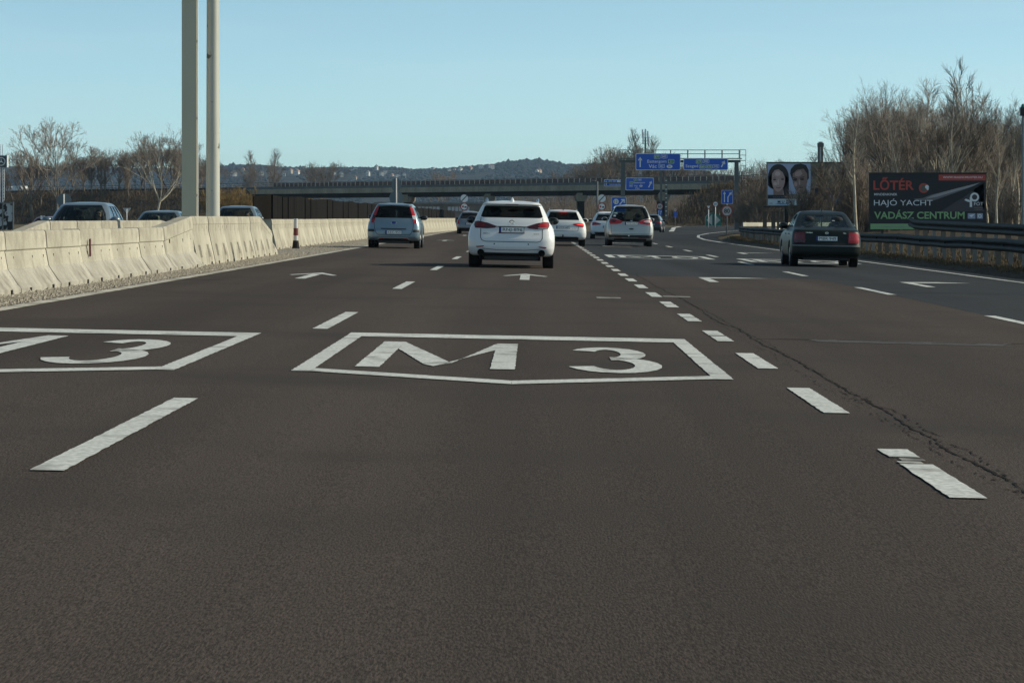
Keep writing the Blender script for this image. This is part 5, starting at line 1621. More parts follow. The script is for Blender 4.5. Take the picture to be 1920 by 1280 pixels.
MB().box((11 * k, .0, z), (1.6 * k, 1.1, 22 * k)).build('side_edge', M['sign_white'], rt)
mb = MB(); ring(mb, 0, z, 6.6 * k, 8 * k, -.52)
for q in range(3):
    a = R(90 + 120 * q)
    b1, b2 = a + R(60), a - R(60)
    flat(mb, [(7 * k * math.cos(a), z + 7 * k * math.sin(a)), (1.2 * k * math.cos(b1), z + 1.2 * k * math.sin(b1)), (0, z), (1.2 * k * math.cos(b2), z + 1.2 * k * math.sin(b2))], -.53)
mb.build('star_emblem', M['sign_white'], rt)
mb = MB()
for px in (0, 4.5, 7.5): mb.box((X_at(px, D) - rt.location.x, .2, z / 2 + .6), (.13, .13, z + 3 + 22 * k if px < 6 else z))
mb.build('mast_pole', M['sign_white'], rt)
mb = MB()
for q in range(12): mb.box((X_at(7.0, D) - rt.location.x, 0, .4 + .55 * q), (.30, .1, .2))
mb.build('mast_rung', M['sign_white'], rt)
D = 140
rt = thing('notice_board', 'weathered white notice board on metal posts at the left edge', 'board', (X_at(8, D), D, gz(-25)))
z0, z1 = loc_z(rt, 431, D), loc_z(rt, 380.5, D)
x0, x1 = X_at(-40, D) - rt.location.x, X_at(24.5, D) - rt.location.x
MB().box(((x0 + x1) / 2, 0, (z0 + z1) / 2), (x1 - x0, .05, z1 - z0)).build('panel', mat('weathered_board', (.50, .53, .54), rough=.7, dirt=(.03, .03, .03), dscale=2.6, dlo=.49, dhi=.53), rt)
mb = MB()
for px in (5.5, 25): mb.box((X_at(px, D) - rt.location.x, -.06, (z1 - .5) / 2), (.06, .05, z1 + .6))
mb.box(((x0 + x1) / 2, -.05, z1), (x1 - x0, .06, .05)); mb.build('post', M['galv'], rt)
# ------------------------------------------------------------------ cars
def paint(name, col, metal=0.0, rough=0.35, coat=0.6, spec=.5):
    return mat(name, col, rough=rough, metal=metal, coat=coat, spec=spec, var=0.05, vscale=1.2, dirt=tuple(c * .7 + .01 for c in col), dscale=1.5, dlo=.62, dhi=.95)
class Shape:
    """body surface: for every height z a rounded plan outline of half width w, from rear r to front f"""
    def __init__(s, rows, ra=.05, rb=.16, q0=.78, fa=.14, fb=.22):
        a = np.array(rows, float); t = np.arange(len(a)); tt = np.linspace(0, len(a) - 1, 64)
        d = np.diff(a, axis=0); m = np.zeros_like(a)
        for c in range(a.shape[1]):        # monotone cubic through the rows
            for i in range(len(a)):
                if i in (0, len(a) - 1): m[i, c] = d[min(i, len(d) - 1), c]
                elif d[i - 1, c] * d[i, c] > 0: m[i, c] = 2 * d[i - 1, c] * d[i, c] / (d[i - 1, c] + d[i, c])
        out = []
        for x in tt:
            i = min(int(x), len(a) - 2); u = x - i
            out.append((2 * u**3 - 3 * u**2 + 1) * a[i] + (u**3 - 2 * u**2 + u) * m[i] + (-2 * u**3 + 3 * u**2) * a[i + 1] + (u**3 - u**2) * m[i + 1])
        s.tab = np.array(out); s.ra, s.rb, s.q0, s.fa, s.fb = ra, rb, q0, fa, fb
        s.zmin, s.zmax = s.tab[0, 0], s.tab[-1, 0]
    def row(s, z): return tuple(float(np.interp(z, s.tab[:, 0], s.tab[:, c])) for c in (1, 2, 3))
    def bow(s, q, a, b):
        q = min(abs(q), 1.0); d = a * q * q
        if q > s.q0: d += b * (1 - math.sqrt(max(0, 1 - ((q - s.q0) / (1 - s.q0)) ** 2)))
        return d
    def k(s, r, f): return min(1.0, max(.05, (f - r) / 2.2))
    def yr(s, x, z):
        w, r, f = s.row(z); return r + s.bow(x / w, s.ra, s.rb) * s.k(r, f)
    def yf(s, x, z):
        w, r, f = s.row(z); return f - s.bow(x / w, s.fa, s.fb) * s.k(r, f)
    def loops(s, zs, inset=0.0, rear=0.0, front=0.0, fmax=99):
        mb = MB(); NR, NS = 25, 12; n = None
        for z in zs:
            w, r, f = s.row(z); w -= inset; r += rear; f = min(f - front, fmax); k = s.k(r, f); P = []
            for i in range(NR):
                q = math.sin((-1 + 2 * i / (NR - 1)) * math.pi / 2); P.append((w * q, r + s.bow(q, s.ra, s.rb) * k))
            y0, y1 = r + s.bow(1, s.ra, s.rb) * k, f - s.bow(1, s.fa, s.fb) * k
            for i in range(1, NS): P.append((w, y0 + (y1 - y0) * i / NS))
            for i in range(NR):
                q = math.sin((1 - 2 * i / (NR - 1)) * math.pi / 2); P.append((w * q, f - s.bow(q, s.fa, s.fb) * k))
            for i in range(1, NS): P.append((-w, y1 + (y0 - y1) * i / NS))
            n = len(P); mb.v += [(p[0], p[1], z) for p in P]
        for j in range(len(zs) - 1):
            for i in range(n):
                a, b = j * n + i, j * n + (i + 1) % n
                mb.f.append((a, b, b + n, a + n)); mb.m.append(mb.cur)
        mb.f.append(tuple(reversed(range(n)))); mb.m.append(mb.cur)
        mb.f.append(tuple(range((len(zs) - 1) * n, len(zs) * n))); mb.m.append(mb.cur)
        return mb
def patch(S, poly, off, where='rear', thick=.012, fine=.07):
    """area drawn in (x, z) (or (y, z) for a side), laid on the body surface"""
    bm = bmesh.new()
    f = bm.faces.new([bm.verts.new((p[0], p[1], 0)) for p in poly])
    bmesh.ops.triangulate(bm, faces=[f])
    for _ in range(5):
        ed = [e for e in bm.edges if e.calc_length() > fine]
        if not ed: break
        bmesh.ops.subdivide_edges(bm, edges=ed, cuts=1); bmesh.ops.triangulate(bm, faces=bm.faces[:])
    bm.verts.ensure_lookup_table()
    bd = [(e.verts[0].index, e.verts[1].index) for e in bm.edges if len(e.link_faces) == 1]
    P = [v.co.copy() for v in bm.verts]; Fc = [[v.index for v in g.verts] for g in bm.faces]; bm.free()
    def put(p, o):
        if where == 'rear': return (p.x, S.yr(p.x, p.y) - o, p.y)
        if where == 'front': return (p.x, S.yf(p.x, p.y) + o, p.y)
        w, r, fr = S.row(p.y); sg = 1 if where == 'right' else -1
        return (sg * (w + o), p.x, p.y)
    if where in ('front', 'left'): Fc = [g[::-1] for g in Fc]
    n = len(P); mb = MB()
    mb.v = [put(p, off) for p in P] + [put(p, off - thick) for p in P]
    mb.f = [tuple(g) for g in Fc] + [tuple(i + n for i in reversed(g)) for g in Fc] + [(a, b, b + n, a + n) for a, b in bd]
    mb.m = [0] * len(mb.f)
    return mb
def seam(S, pts, w, off=.0025, where='rear'):
    mb = MB(); L = []
    for a, b in zip(pts[:-1], pts[1:]):
        n = max(1, int(math.hypot(b[0] - a[0], b[1] - a[1]) / .05))
        L += [(a[0] + (b[0] - a[0]) * i / n, a[1] + (b[1] - a[1]) * i / n) for i in range(n)]
    L.append(pts[-1])
    V = []
    for i, p in enumerate(L):
        a, b = L[max(0, i - 1)], L[min(len(L) - 1, i + 1)]
        t = Vector((b[0] - a[0], b[1] - a[1])).normalized(); nn = Vector((-t.y, t.x)) * w / 2
        for q in ((p[0] + nn.x, p[1] + nn.y), (p[0] - nn.x, p[1] - nn.y)):
            V.append((q[0], S.yr(q[0], q[1]) - off, q[1]))
    mb.add(V, [(2 * i, 2 * i + 1, 2 * i + 3, 2 * i + 2) for i in range(len(L) - 1)])
    return mb
def mirror(poly): return [(-x, z) for x, z in reversed(poly)]

def boolean(o, cutter, self_=True):
    m = o.modifiers.new('cut', 'BOOLEAN'); m.operation = 'DIFFERENCE'; m.object = cutter; m.solver = 'EXACT'; m.use_self = self_
    bpy.context.view_layer.update()
    me = eval_mesh(o); old = o.data
    o.modifiers.clear()
    if len(me.polygons) > 50:
        o.data = me; bpy.data.meshes.remove(old)
    bpy.data.objects.remove(cutter)

def wheel(root, x, y, r, w):
    mb = MB()
    mb.lathe([(-w / 2, r * .62), (-w / 2, r * .90), (-w * .42, r * .985), (-w * .2, r), (0, r * .997), (w * .2, r), (w * .42, r * .985), (w / 2, r * .90), (w / 2, r * .62), (-w / 2, r * .62)])
    t = mb.build('wheel', M['rubber'], root, True, 40); t.location = (x, y, r)
    sg = 1 if x > 0 else -1; rb = MB()
    rb.lathe([(-w * .46, 0), (-w * .46, r * .63), (w * .44 * 1, r * .66), (w * .46, r * .60), (w * .40, r * .57), (w * .05, r * .55), (w * .05, 0)] if sg > 0 else [(w * .46, 0), (w * .46, r * .63), (-w * .44, r * .66), (-w * .46, r * .60), (-w * .40, r * .57), (-w * .05, r * .55), (-w * .05, 0)])
    for k in range(5):
        a = 2 * math.pi * k / 5
        rb.tube([(sg * w * .36, r * .1 * math.cos(a), r * .1 * math.sin(a)), (sg * w * .40, r * .58 * math.cos(a), r * .58 * math.sin(a))], [r * .11, r * .07], 6)
    rb.build('rim', M['rim'], t, True, 40)
    return t

def car(name, label, cat, S, pos, rz, body, L, wr=.32, tw=.22, ro=.9, wb=2.7, track=.78, hollow=True, belt=.98, roof=1.40, rear_win=None, win_t=None, glass='glass_dark', seats=True, roll=0.0,
        ws=(None, None), group=None, mirrors=True, mir=None, side=True, mcol=None, skip_rear=False):
    root = thing(name, label, cat, (pos[0], pos[1], gz(pos[0]) if len(pos) < 3 else pos[2]), rz, group)
    root.rotation_euler = (0, roll, rz)
    zs = list(np.linspace(S.zmin, S.zmax, 46))
    mbb = S.loops(zs)
    b = mbb.build('body', [body, M['trim']], root)
    zb, zt = ws[0] or belt + .02, ws[1] or roof - .05
    ya = lambda z: S.row(z)[1]; yb = lambda z: S.row(z)[2]; wv = lambda z: S.row(z)[0]
    wsp = [(-(wv(zb) - .10), zb), ((wv(zb) - .10), zb), ((wv((zb + zt) / 2) - .09), (zb + zt) / 2), ((wv(zt) - .10), zt - .02), ((wv(zt) - .16), zt), (-(wv(zt) - .16), zt), (-(wv(zt) - .10), zt - .02), (-(wv((zb + zt) / 2) - .09), (zb + zt) / 2)]
    z0, z1 = belt + .03, roof - .07
    y0b, y0t, y1b, y1t = ya(z0) + .42, ya(z1) + .32, yb(z0) - .42, yb(z1) - .36
    fr = lambda a, c, t: a + (c - a) * t
    panes = []
    for t0, t1 in ((0, .30), (.325, .63), (.655, 1)):
        panes.append([(fr(y0b, y1b, t0), z0), (fr(y0b, y1b, t1), z0), (fr(y0t, y1t, t1), z1), (fr(y0t, y1t, t0), z1)])
    if hollow:
        c = MB(); c.cur = 1
        c2 = S.loops(list(np.linspace(belt - .32, roof - .045, 14)), .075, .13, .13, fmax=yb(zb) + .10)
        c.add(c2.v, c2.f)
        ob = c.build('cutter', [body, M['trim']]); ob.parent = None; bpy.context.view_layer.update()
        root_l = root.location.copy(); root_r = root.rotation_euler.copy()
        root.location = (0, 0, 0); root.rotation_euler = (0, 0, 0); bpy.context.view_layer.update()
        boolean(b, ob, False)
        c = MB(); c.cur = 1
        rw = rear_win
        if rw: 
            ym = max(S.yr(p[0], p[1]) for p in rw)
            c.prism(rw, -.5, ym + .22)
        ym = min(S.yf(p[0], p[1]) for p in wsp)
        c.prism(wsp, ym - .25, L + .5)
        if side:
            for p in panes:
                n = len(p)
                for sg in (-1, 1):
                    xin, xout = sg * (wv(z1) - .20), sg * 1.3
                    V = [(xin, q[0], q[1]) for q in p] + [(xout, q[0], q[1]) for q in p]
                    Fc = [tuple(range(n)), tuple(reversed(range(n, 2 * n)))] + [((i + 1) % n, i, i + n, (i + 1) % n + n) for i in range(n)]
                    c.add(V, Fc)
        ob = c.build('cutter', [body, M['trim']], fix=True)
        boolean(b, ob)
    else:
        root_l = root.location.copy(); root_r = root.rotation_euler.copy(); root.location = (0, 0, 0); root.rotation_euler = (0, 0, 0); bpy.context.view_layer.update()
    c = MB(); c.cur = 1
    for y in (ro, ro + wb):
        for sg in (-1, 1): c.cyl((sg * 1.0, y, wr), wr + .055, 1.0, 'X', 28)
    ob = c.build('cutter', [body, M['trim']], fix=True)
    boolean(b, ob)
    root.location = root_l; root.rotation_euler = root_r
    me = b.data
    me.polygons.foreach_set('use_smooth', [True] * len(me.polygons)); me.set_sharp_from_angle(angle=R(38))
    # glass
    g = M[glass] if hollow else M['glass_solid']; go = -.010 if hollow else .004
    if rear_win: patch(S, rear_win, go, 'rear', .006).build('rear_window', g, root, True, 40)
    patch(S, wsp, go, 'front', .006).build('windscreen', M['glass'] if hollow else g, root, True, 40)
    if side:
        for p in panes:
            for w_ in ('left', 'right'):
                patch(S, p, go, w_, .006, .3).build('side_window', M['glass'] if hollow else g, root, True, 40)
    for y in (ro, ro + wb):
        for sg in (-1, 1): wheel(root, sg * track, y, wr, tw)
    ub = MB().box((0, L / 2, .27), (2 * track - .34, L - .5, .18)); ub.box((0, ro, wr), (2 * track, .10, .10)); ub.box((0, ro + wb, wr), (2 * track, .10, .10)); ub.box((0, ro, .42), (2 * track - .5, .8, .3)); ub.box((0, ro + wb, .42), (2 * track - .5, .8, .3))
    ub.build('underbody', M['under'], root)
    if hollow and seats:
        for yy_, xs in ((yb(zb) - 1.15, (-.37, .37)), (yb(zb) - 2.0, (-.36, .36))):
            for x in xs:
                mb = MB(); mb.tube([(x, yy_, belt - .35), (x, yy_ - .08, belt - .05), (x, yy_ - .13, belt + .12)], [.23, .22, .16], 10)
                mb.ellipsoid((x, yy_ - .15, belt + .22), (.13, .06, .09), 10, 8)
                mb.build('car_seat', M['seat'], root, True, 50)
        MB().box((0, yb(zb) - .12, belt - .08), (2 * wv(belt) - .3, .5, .16)).build('dashboard', M['trim'], root)
        MB().ellipsoid((0, yb(zt) - .12, zt - .08), (.11, .02, .035), 10, 6).build('inner_mirror', M['trim'], root)
        mb = MB(); cy, cz = yb(zb) - .48, belt - .02
        P = [(-.37 + .18 * math.cos(a), cy - .07 * math.sin(a), cz + .17 * math.sin(a)) for a in np.linspace(0, 2 * math.pi, 21)]
        mb.tube(P, .014, 6, False); mb.build('steering_wheel', M['trim'], root, True)
    if mirrors:
        my = mir[1] if mir else yb(belt + .05) - .35
        mz = mir[0] if mir else belt + .07
        mx = wv(mz) + .11
        for sg in (-1, 1):
            mb = MB(); mb.ellipsoid((sg * mx, my, mz), (.125, .09, .085), 14, 10); mb.tube([(sg * (wv(mz - .06) - .03), my + .02, mz - .06), (sg * mx, my, mz - .04)], [.03, .03], 6)
            mm = mb.build('door_mirror', mcol or body, root, True)
            mb = MB(); mb.ellipsoid((sg * mx, my - .055, mz), (.105, .042, .070), 12, 8); mb.build('mirror_glass', M['glass_solid'], mm, True)
    for sg, w_ in ((-1, 'left'), (1, 'right')):      # door handles and shut lines
        for t in (.34, .66):
            y = fr(ya(belt - .15) + .5, yb(belt - .15) - .3, t) - .35
            z = belt - .14
            MB().box((sg * (wv(z) + .006), y, z), (.03, .18, .03)).build('door_handle', body, root)
    return root, b
def num_plate(S, root, s, zc, w=.52, h=.112, xc=0.0, sep=True, off=.012):
    y = min(S.yr(xc + a * w / 2, zc + b * h / 2) for a in (-1, 0, 1) for b in (-1, 0, 1)) - off
    p = MB().box((xc, y, zc), (w, .008, h)).build('number_plate', M['plate'], root)
    MB().box((xc - w / 2 + .023, y - .005, zc), (.045, .004, h - .006)).build('blue_band', M['plate_blue'], p)
    add_text(MB(), s, xc + .02, zc, h * .66, w * .78, y - .0062, 0.0).build('plate_number', M['sign_black'], p)
    mb = MB()
    for a, b, ww, hh in ((0, h / 2, w + .012, .008), (0, -h / 2, w + .012, .008), (-w / 2, 0, .008, h), (w / 2, 0, .008, h)): mb.box((xc + a, y - .001, zc + b), (ww, .012, hh))
    mb.build('plate_frame', M['trim'], p)
    return p
def P(S, root, name, poly, m, off=.004, both=False, where='rear', thick=.014, par=None):
    o = patch(S, poly, off, where, thick).build(name, M[m] if isinstance(m, str) else m, par or root, True, 30)
    if both:
        patch(S, mirror(poly), off, where, thick).build(name, M[m] if isinstance(m, str) else m, par or root, True, 30)
    return o
def badge_text(S, root, s, x, z, h, w=None, m='chrome'):
    y = S.yr(x, z) - .006
    add_text(MB(), s, x, z, h, w, y - .004, .01).build('badge_lettering', M[m], root)
def surf_ring(S, root, x, z, r0, r1, m='chrome', name='emblem_ring', sx=1.0):
    y = S.yr(x, z) - .012; mb = MB(); n = 20
    for k in range(n):
        a, b = 2 * math.pi * k / n, 2 * math.pi * (k + 1) / n
        mb.add([(x + sx * r * math.cos(q), y - .004 * (i in (1, 2)), z + r * math.sin(q)) for i, (r, q) in enumerate(((r0, a), (r1, a), (r1, b), (r0, b)))], [(0, 1, 2, 3)])
    return mb.build(name, M[m], root), y
def tube_on(root, name, pts, r, m, n=8): return MB().tube(pts, r, n).build(name, M[m] if isinstance(m, str) else m, root, True, 60)

CF = R(1.15)
# -- white estate car, nearest
S = Shape([(.275, .82, .12, 4.62), (.31, .875, .06, 4.70), (.36, .895, .03, 4.76), (.46, .915, .0, 4.80), (.60, .92, .005, 4.80), (.72, .915, .045, 4.72), (.80, .90, .075, 4.5), (.88, .875, .10, 4.1), (.94, .845, .125, 3.75), (1.0, .80, .15, 3.45),
           (1.09, .765, .20, 3.20), (1.2, .715, .28, 2.95), (1.30, .665, .37, 2.68), (1.345, .64, .40, 2.5), (1.36, .635, .30, 2.45), (1.385, .61, .29, 2.35), (1.415, .565, .36, 2.2), (1.437, .48, .60, 2.0), (1.447, .34, .9, 1.8), (1.45, .22, 1.1, 1.7)], ra=.06, rb=.20, q0=.74)
white = paint('pearl_white_paint', (.74, .76, .77))
rw = [(-.60, 1.087), (.60, 1.087), (.655, 1.105), (.655, 1.12), (.585, 1.325), (.55, 1.338), (-.55, 1.338), (-.585, 1.325), (-.655, 1.12), (-.655, 1.105)]
ca, bo = car('estate_car', 'white estate car with roof rails, centre of the traffic, nearest to the camera', 'car', S, (-.50, 64.2 - .95), 0, white, 4.80, .335, .235, .95, 2.75, .795, belt=.99, roof=1.40, rear_win=rw, roll=CF, ws=(1.02, 1.33), mir=(1.03, 2.85), mcol=M['trim'])
tl = [(-.79, 1.005), (-.70, 1.01), (-.52, .975), (-.30, .90), (-.36, .868), (-.52, .853), (-.775, .862), (-.80, .92)]
for side_ in (0, 1):
    po = tl if not side_ else mirror(tl)
    o = P(S, ca, 'tail_light', po, 'light_dark', .010)
    inn = [(-.785, .995), (-.70, .998), (-.60, .975), (-.56, .93), (-.60, .885), (-.775, .885)]
    inn = inn if not side_ else mirror(inn)
    P(S, ca, 'red_lens', inn, 'light_red' if side_ else 'light_shaded', .016, par=o)  # left lens painted darker as the shaded side
    bar = [(-.77, .882), (-.56, .882), (-.56, .868), (-.77, .868)]
    P(S, ca, 'clear_strip', bar if not side_ else mirror(bar), 'light_clear' if side_ else 'light_dark', .016, par=o)
P(S, ca, 'garnish_bar', [(-.31, .906), (.31, .906), (.30, .886), (-.30, .886)], 'trim', .006)
num_plate(S, ca, 'RNJ-896', .828, .53, .118)
P(S, ca, 'plate_holder', [(-.275, .772), (.275, .772), (.275, .756), (-.275, .756)], 'reflector', .012)
seam(S, [(-.655, 1.085), (-.665, .99), (-.63, .97)], .012).build('tailgate_gap', M['seam'], ca); seam(S, [(.655, 1.085), (.665, .99), (.63, .97)], .012).build('tailgate_gap', M['seam'], ca)
seam(S, [(-.655, .85), (-.655, .66), (-.62, .60), (-.55, .578), (.55, .578), (.62, .60), (.655, .66), (.655, .85)], .014).build('tailgate_gap', M['seam'], ca)
P(S, ca, 'rear_valance', [(-.62, .335), (-.56, .345), (.56, .345), (.62, .335), (.56, .20), (-.56, .20)], 'trim', .006)
P(S, ca, 'rear_reflector', [(-.755, .475), (-.57, .49), (-.60, .462), (-.73, .448)], 'reflector', .008, True)
for sg in (-1, 1):
    y = S.yr(sg * .645, .345)
    mb = MB(); mb.lathe([(-.03, 0), (-.03, .060), (-.07, .062), (-.075, .072), (.02, .074), (.16, .07)], 'Y', (sg * .645, y, .345)); mb.build('exhaust_pipe', M['slot'], ca, True, 40)
    rr = MB().tube([(sg * .54, .52, 1.415), (sg * .54, .58, 1.468), (sg * .545, .8, 1.482), (sg * .555, 1.6, 1.485), (sg * .56, 2.2, 1.455)], [.028, .028, .022, .020, .018], 8).build('roof_rail', M['chrome'], ca, True, 60)
    P(S, ca, 'parking_sensor', [(sg * .36 + .016 * math.cos(a), .53 + .016 * math.sin(a)) for a in np.linspace(0, 2 * math.pi, 9)[:-1]], M['seam'], .002)
P(S, ca, 'high_brake_light', [(-.14, 1.376), (.14, 1.376), (.13, 1.362), (-.13, 1.362)], 'light_dark', .006)
MB().tube([(0, .62, 1.43), (0, .58, 1.51), (0, .57, 1.515)], [.05, .014, .006], 8).build('roof_antenna', white, ca, True, 60)
o, y = surf_ring(S, ca, 0, .978, .046, .062)
mb = MB()
for sg in (-1, 1): mb.add([(sg * .046, y - .006, .985), (sg * .02, y - .008, .985), (0, y - .008, .962), (0, y - .008, .978 - .03), (sg * .012, y - .006, .955)], [(0, 1, 2, 3, 4)])
mb.build('emblem_wings', M['chrome'], ca, fix=False)
badge_text(S, ca, 'MAZDA 6', -.53, .748, .026, .13, 'galv'); badge_text(S, ca, 'SKYACTIV', .53, .748, .022, .12, 'galv_dark')
seam(S, [(-.62, .43), (-.30, .402), (.30, .402), (.62, .43)], .010).build('bumper_crease', M['seam'], ca)

# -- pale blue hatchback, left lane
S = Shape([(.27, .79, .10, 3.88), (.31, .825, .04, 3.93), (.40, .845, .0, 4.0), (.55, .855, .0, 4.02), (.68, .85, .03, 3.98), (.80, .83, .055, 3.75), (.90, .80, .08, 3.45), (1.0, .765, .12, 3.22), (1.1, .73, .17, 3.05), (1.22, .675, .235, 2.85), (1.33, .62, .30, 2.62),
           (1.385, .59, .325, 2.45), (1.40, .58, .27, 2.4), (1.43, .55, .28, 2.25), (1.46, .49, .42, 2.05), (1.475, .36, .75, 1.85), (1.48, .22, .95, 1.7)], ra=.05, rb=.16, q0=.78)
blue = paint('pale_blue_paint', (.20, .275, .325), metal=.5, rough=.32)
rw = [(-.60, 1.0), (.60, 1.0), (.565, 1.20), (.515, 1.36), (.18, 1.375), (-.18, 1.375), (-.515, 1.36), (-.565, 1.20)]
ca, bo = car('hatchback', 'pale blue tall hatchback with upright red lamps, left lane by the barrier', 'car', S, (-4.55, 97 - .75), 0, blue, 4.02, .30, .20, .75, 2.49, .74, belt=.96, roof=1.42, rear_win=rw, glass='glass_dark', roll=CF, mir=(1.02, 2.75), mcol=M['trim'])
tl = [(-.535, 1.385), (-.50, 1.345), (-.545, 1.20), (-.605, .99), (-.635, .85), (-.735, .83), (-.725, .95), (-.665, 1.15), (-.60, 1.31)]
for side_ in (0, 1):
    o = P(S, ca, 'tail_light', tl if not side_ else mirror(tl), 'light_red', .012)
    lo = [(-.575, 1.09), (-.61, .97), (-.715, .95), (-.685, 1.08)]
    P(S, ca, 'clear_lens', lo if not side_ else mirror(lo), 'light_clear' if side_ else 'light_dark', .020, par=o)
P(S, ca, 'high_brake_light', [(-.14, 1.405), (.14, 1.405), (.12, 1.378), (-.12, 1.378)], 'light_red', .01)
P(S, ca, 'tailgate_handle', [(-.41, .665), (.41, .665), (.40, .637), (-.40, .637)], 'trim', .012)
num_plate(S, ca, 'KEC-953', .535, .52, .112)
P(S, ca, 'bumper_strip', [(-.835, .63), (-.64, .63), (-.60, .545), (-.83, .55)], 'trim', .006, True)
seam(S, [(-.64, .86), (-.62, .66), (-.56, .50), (-.50, .455), (.50, .455), (.56, .50), (.62, .66), (.64, .86)], .016).build('tailgate_gap', M['seam'], ca)
P(S, ca, 'bumper_edge', [(-.52, .30), (-.46, .365), (.46, .365), (.52, .30), (.50, .29), (.44, .345), (-.44, .345), (-.50, .29)], 'light_clear', .012)
P(S, ca, 'rear_valance', [(-.50, .288), (-.44, .343), (.44, .343), (.50, .288), (.50, .18), (-.50, .18)], 'trim', .006)
P(S, ca, 'rear_reflector', [(-.46, .335), (-.32, .345), (-.32, .315), (-.46, .305)], 'reflector', .014, True)
surf_ring(S, ca, 0, .845, .0, .035, 'plate_blue', 'emblem_oval', 2.0); surf_ring(S, ca, 0, .845, .033, .042, 'chrome', 'emblem_ring', 2.0)
MB().tube([(.40, 1.0, 1.46), (.42, .82, 1.66)], .008, 6).build('roof_antenna', M['trim'], ca)

# -- white estate with lit brake lights, behind the nearest one
S = Shape([(.27, .81, .12, 4.55), (.32, .87, .05, 4.62), (.40, .905, .01, 4.68), (.52, .912, .0, 4.70), (.64, .91, .02, 4.68), (.76, .895, .06, 4.5), (.84, .875, .075, 4.1), (.92, .85, .10, 3.7), (1.0, .80, .14, 3.4), (1.1, .745, .22, 3.1), (1.2, .69, .31, 2.85), (1.30, .63, .42, 2.55),
           (1.335, .61, .43, 2.45), (1.35, .60, .36, 2.4), (1.38, .57, .37, 2.3), (1.41, .51, .5, 2.1), (1.427, .38, .8, 1.9), (1.432, .22, 1.05, 1.7)], ra=.06, rb=.18, q0=.76)
rw = [(-.62, 1.03), (.62, 1.03), (.61, 1.09), (.52, 1.31), (.48, 1.32), (-.48, 1.32), (-.52, 1.31), (-.61, 1.09)]
ca, bo = car('estate_car', 'white estate car with lit red brake lights on the short-dashed line', 'car', S, (1.10, 117 - .9), 0, paint('white_paint', (.72, .73, .72)), 4.70, .325, .225, .9, 2.81, .775, belt=.98, roof=1.37, rear_win=rw, roll=CF, ws=(1.02, 1.30), mir=(1.02, 2.9))
tl = [(-.80, .905), (-.62, .915), (-.42, .895), (-.37, .875), (-.40, .84), (-.52, .80), (-.80, .765), (-.82, .84)]
for side_ in (0, 1):
    o = P(S, ca, 'tail_light', tl if not side_ else mirror(tl), 'light_red', .010)
    inn = [(-.79, .885), (-.60, .885), (-.50, .86), (-.60, .835), (-.79, .82)]
    P(S, ca, 'brake_lamp', inn if not side_ else mirror(inn), 'brake_on', .018, par=o)
P(S, ca, 'high_brake_light', [(-.19, 1.36), (.19, 1.36), (.18, 1.335), (-.18, 1.335)], 'brake_on', .012)
num_plate(S, ca, 'NWW-687', .745, .52, .112)
seam(S, [(-.60, .79), (-.58, .62), (-.54, .60), (.54, .60), (.58, .62), (.60, .79)], .014).build('tailgate_gap', M['seam'], ca)
badge_text(S, ca, 'avant', -.05 - .28, .90, .03, .14, 'galv'); badge_text(S, ca, '2.0 TDI', .42, .70, .028, .15, 'galv')
P(S, ca, 'rear_valance', [(-.62, .34), (-.55, .38), (.55, .38), (.62, .34), (.58, .20), (-.58, .20)], 'trim', .008)
MB().tube([(0, .12, .40), (0, -.06, .38), (0, -.08, .46)], .025, 8).build('tow_bar', M['trim'], ca, True, 60)
for sg in (-1, 1): MB().tube([(sg * .52, .55, 1.40), (sg * .53, .75, 1.44), (sg * .54, 2.0, 1.44), (sg * .54, 2.2, 1.41)], .018, 6).build('roof_rail', M['chrome'], ca, True, 60)
MB().tube([(0, .60, 1.41), (0, .54, 1.49)], [.03, .006], 6).build('roof_antenna', M['trim'], ca)

# -- silver people carrier
S = Shape([(.26, .84, .12, 4.65), (.30, .89, .05, 4.72), (.40, .925, .0, 4.8), (.55, .94, .0, 4.82), (.70, .94, .02, 4.75), (.85, .925, .045, 4.4), (.96, .90, .07, 4.05), (1.06, .865, .105, 3.8), (1.15, .83, .15, 3.6), (1.3, .76, .23, 3.3), (1.45, .69, .32, 3.0), (1.57, .625, .40, 2.7),
           (1.60, .61, .41, 2.6), (1.615, .60, .34, 2.55), (1.645, .56, .36, 2.4), (1.675, .48, .55, 2.2), (1.69, .36, .85, 2.0), (1.695, .22, 1.1, 1.8)], ra=.055, rb=.18, q0=.76)
silver = paint('silver_paint', (.42, .43, .42), metal=.5, rough=.32)
rw = [(-.30, 1.01), (.30, 1.01), (.56, 1.12), (.755, 1.15), (.70, 1.36), (.60, 1.58), (.55, 1.595), (-.55, 1.595), (-.60, 1.58), (-.70, 1.36), (-.755, 1.15), (-.56, 1.12)]
ca, bo = car('people_carrier', 'silver people carrier with large rear window, first exit lane', 'car', S, (3.84, 121 - 1.0), 0, silver, 4.82, .33, .225, 1.0, 2.85, .80, belt=1.05, roof=1.62, rear_win=rw, glass='glass_mid', roll=CF, ws=(1.1, 1.56), mir=(1.10, 3.25))
tl = [(-.82, 1.115), (-.62, 1.12), (-.30, 1.015), (-.38, .945), (-.55, .91), (-.82, .90), (-.85, 1.0)]
for side_ in (0, 1):
    o = P(S, ca, 'tail_light', tl if not side_ else mirror(tl), 'light_red', .012)
    inn = [(-.79, 1.075), (-.66, 1.08), (-.52, 1.03), (-.62, .99), (-.80, .985)]
    P(S, ca, 'clear_lens', inn if not side_ else mirror(inn), 'light_clear' if side_ else 'light_dark', .02, par=o)
P(S, ca, 'high_brake_light', [(-.13, 1.618), (.13, 1.618), (.12, 1.603), (-.12, 1.603)], 'light_red', .008)
num_plate(S, ca, 'PDJ-537', .94, .52, .112, .04)
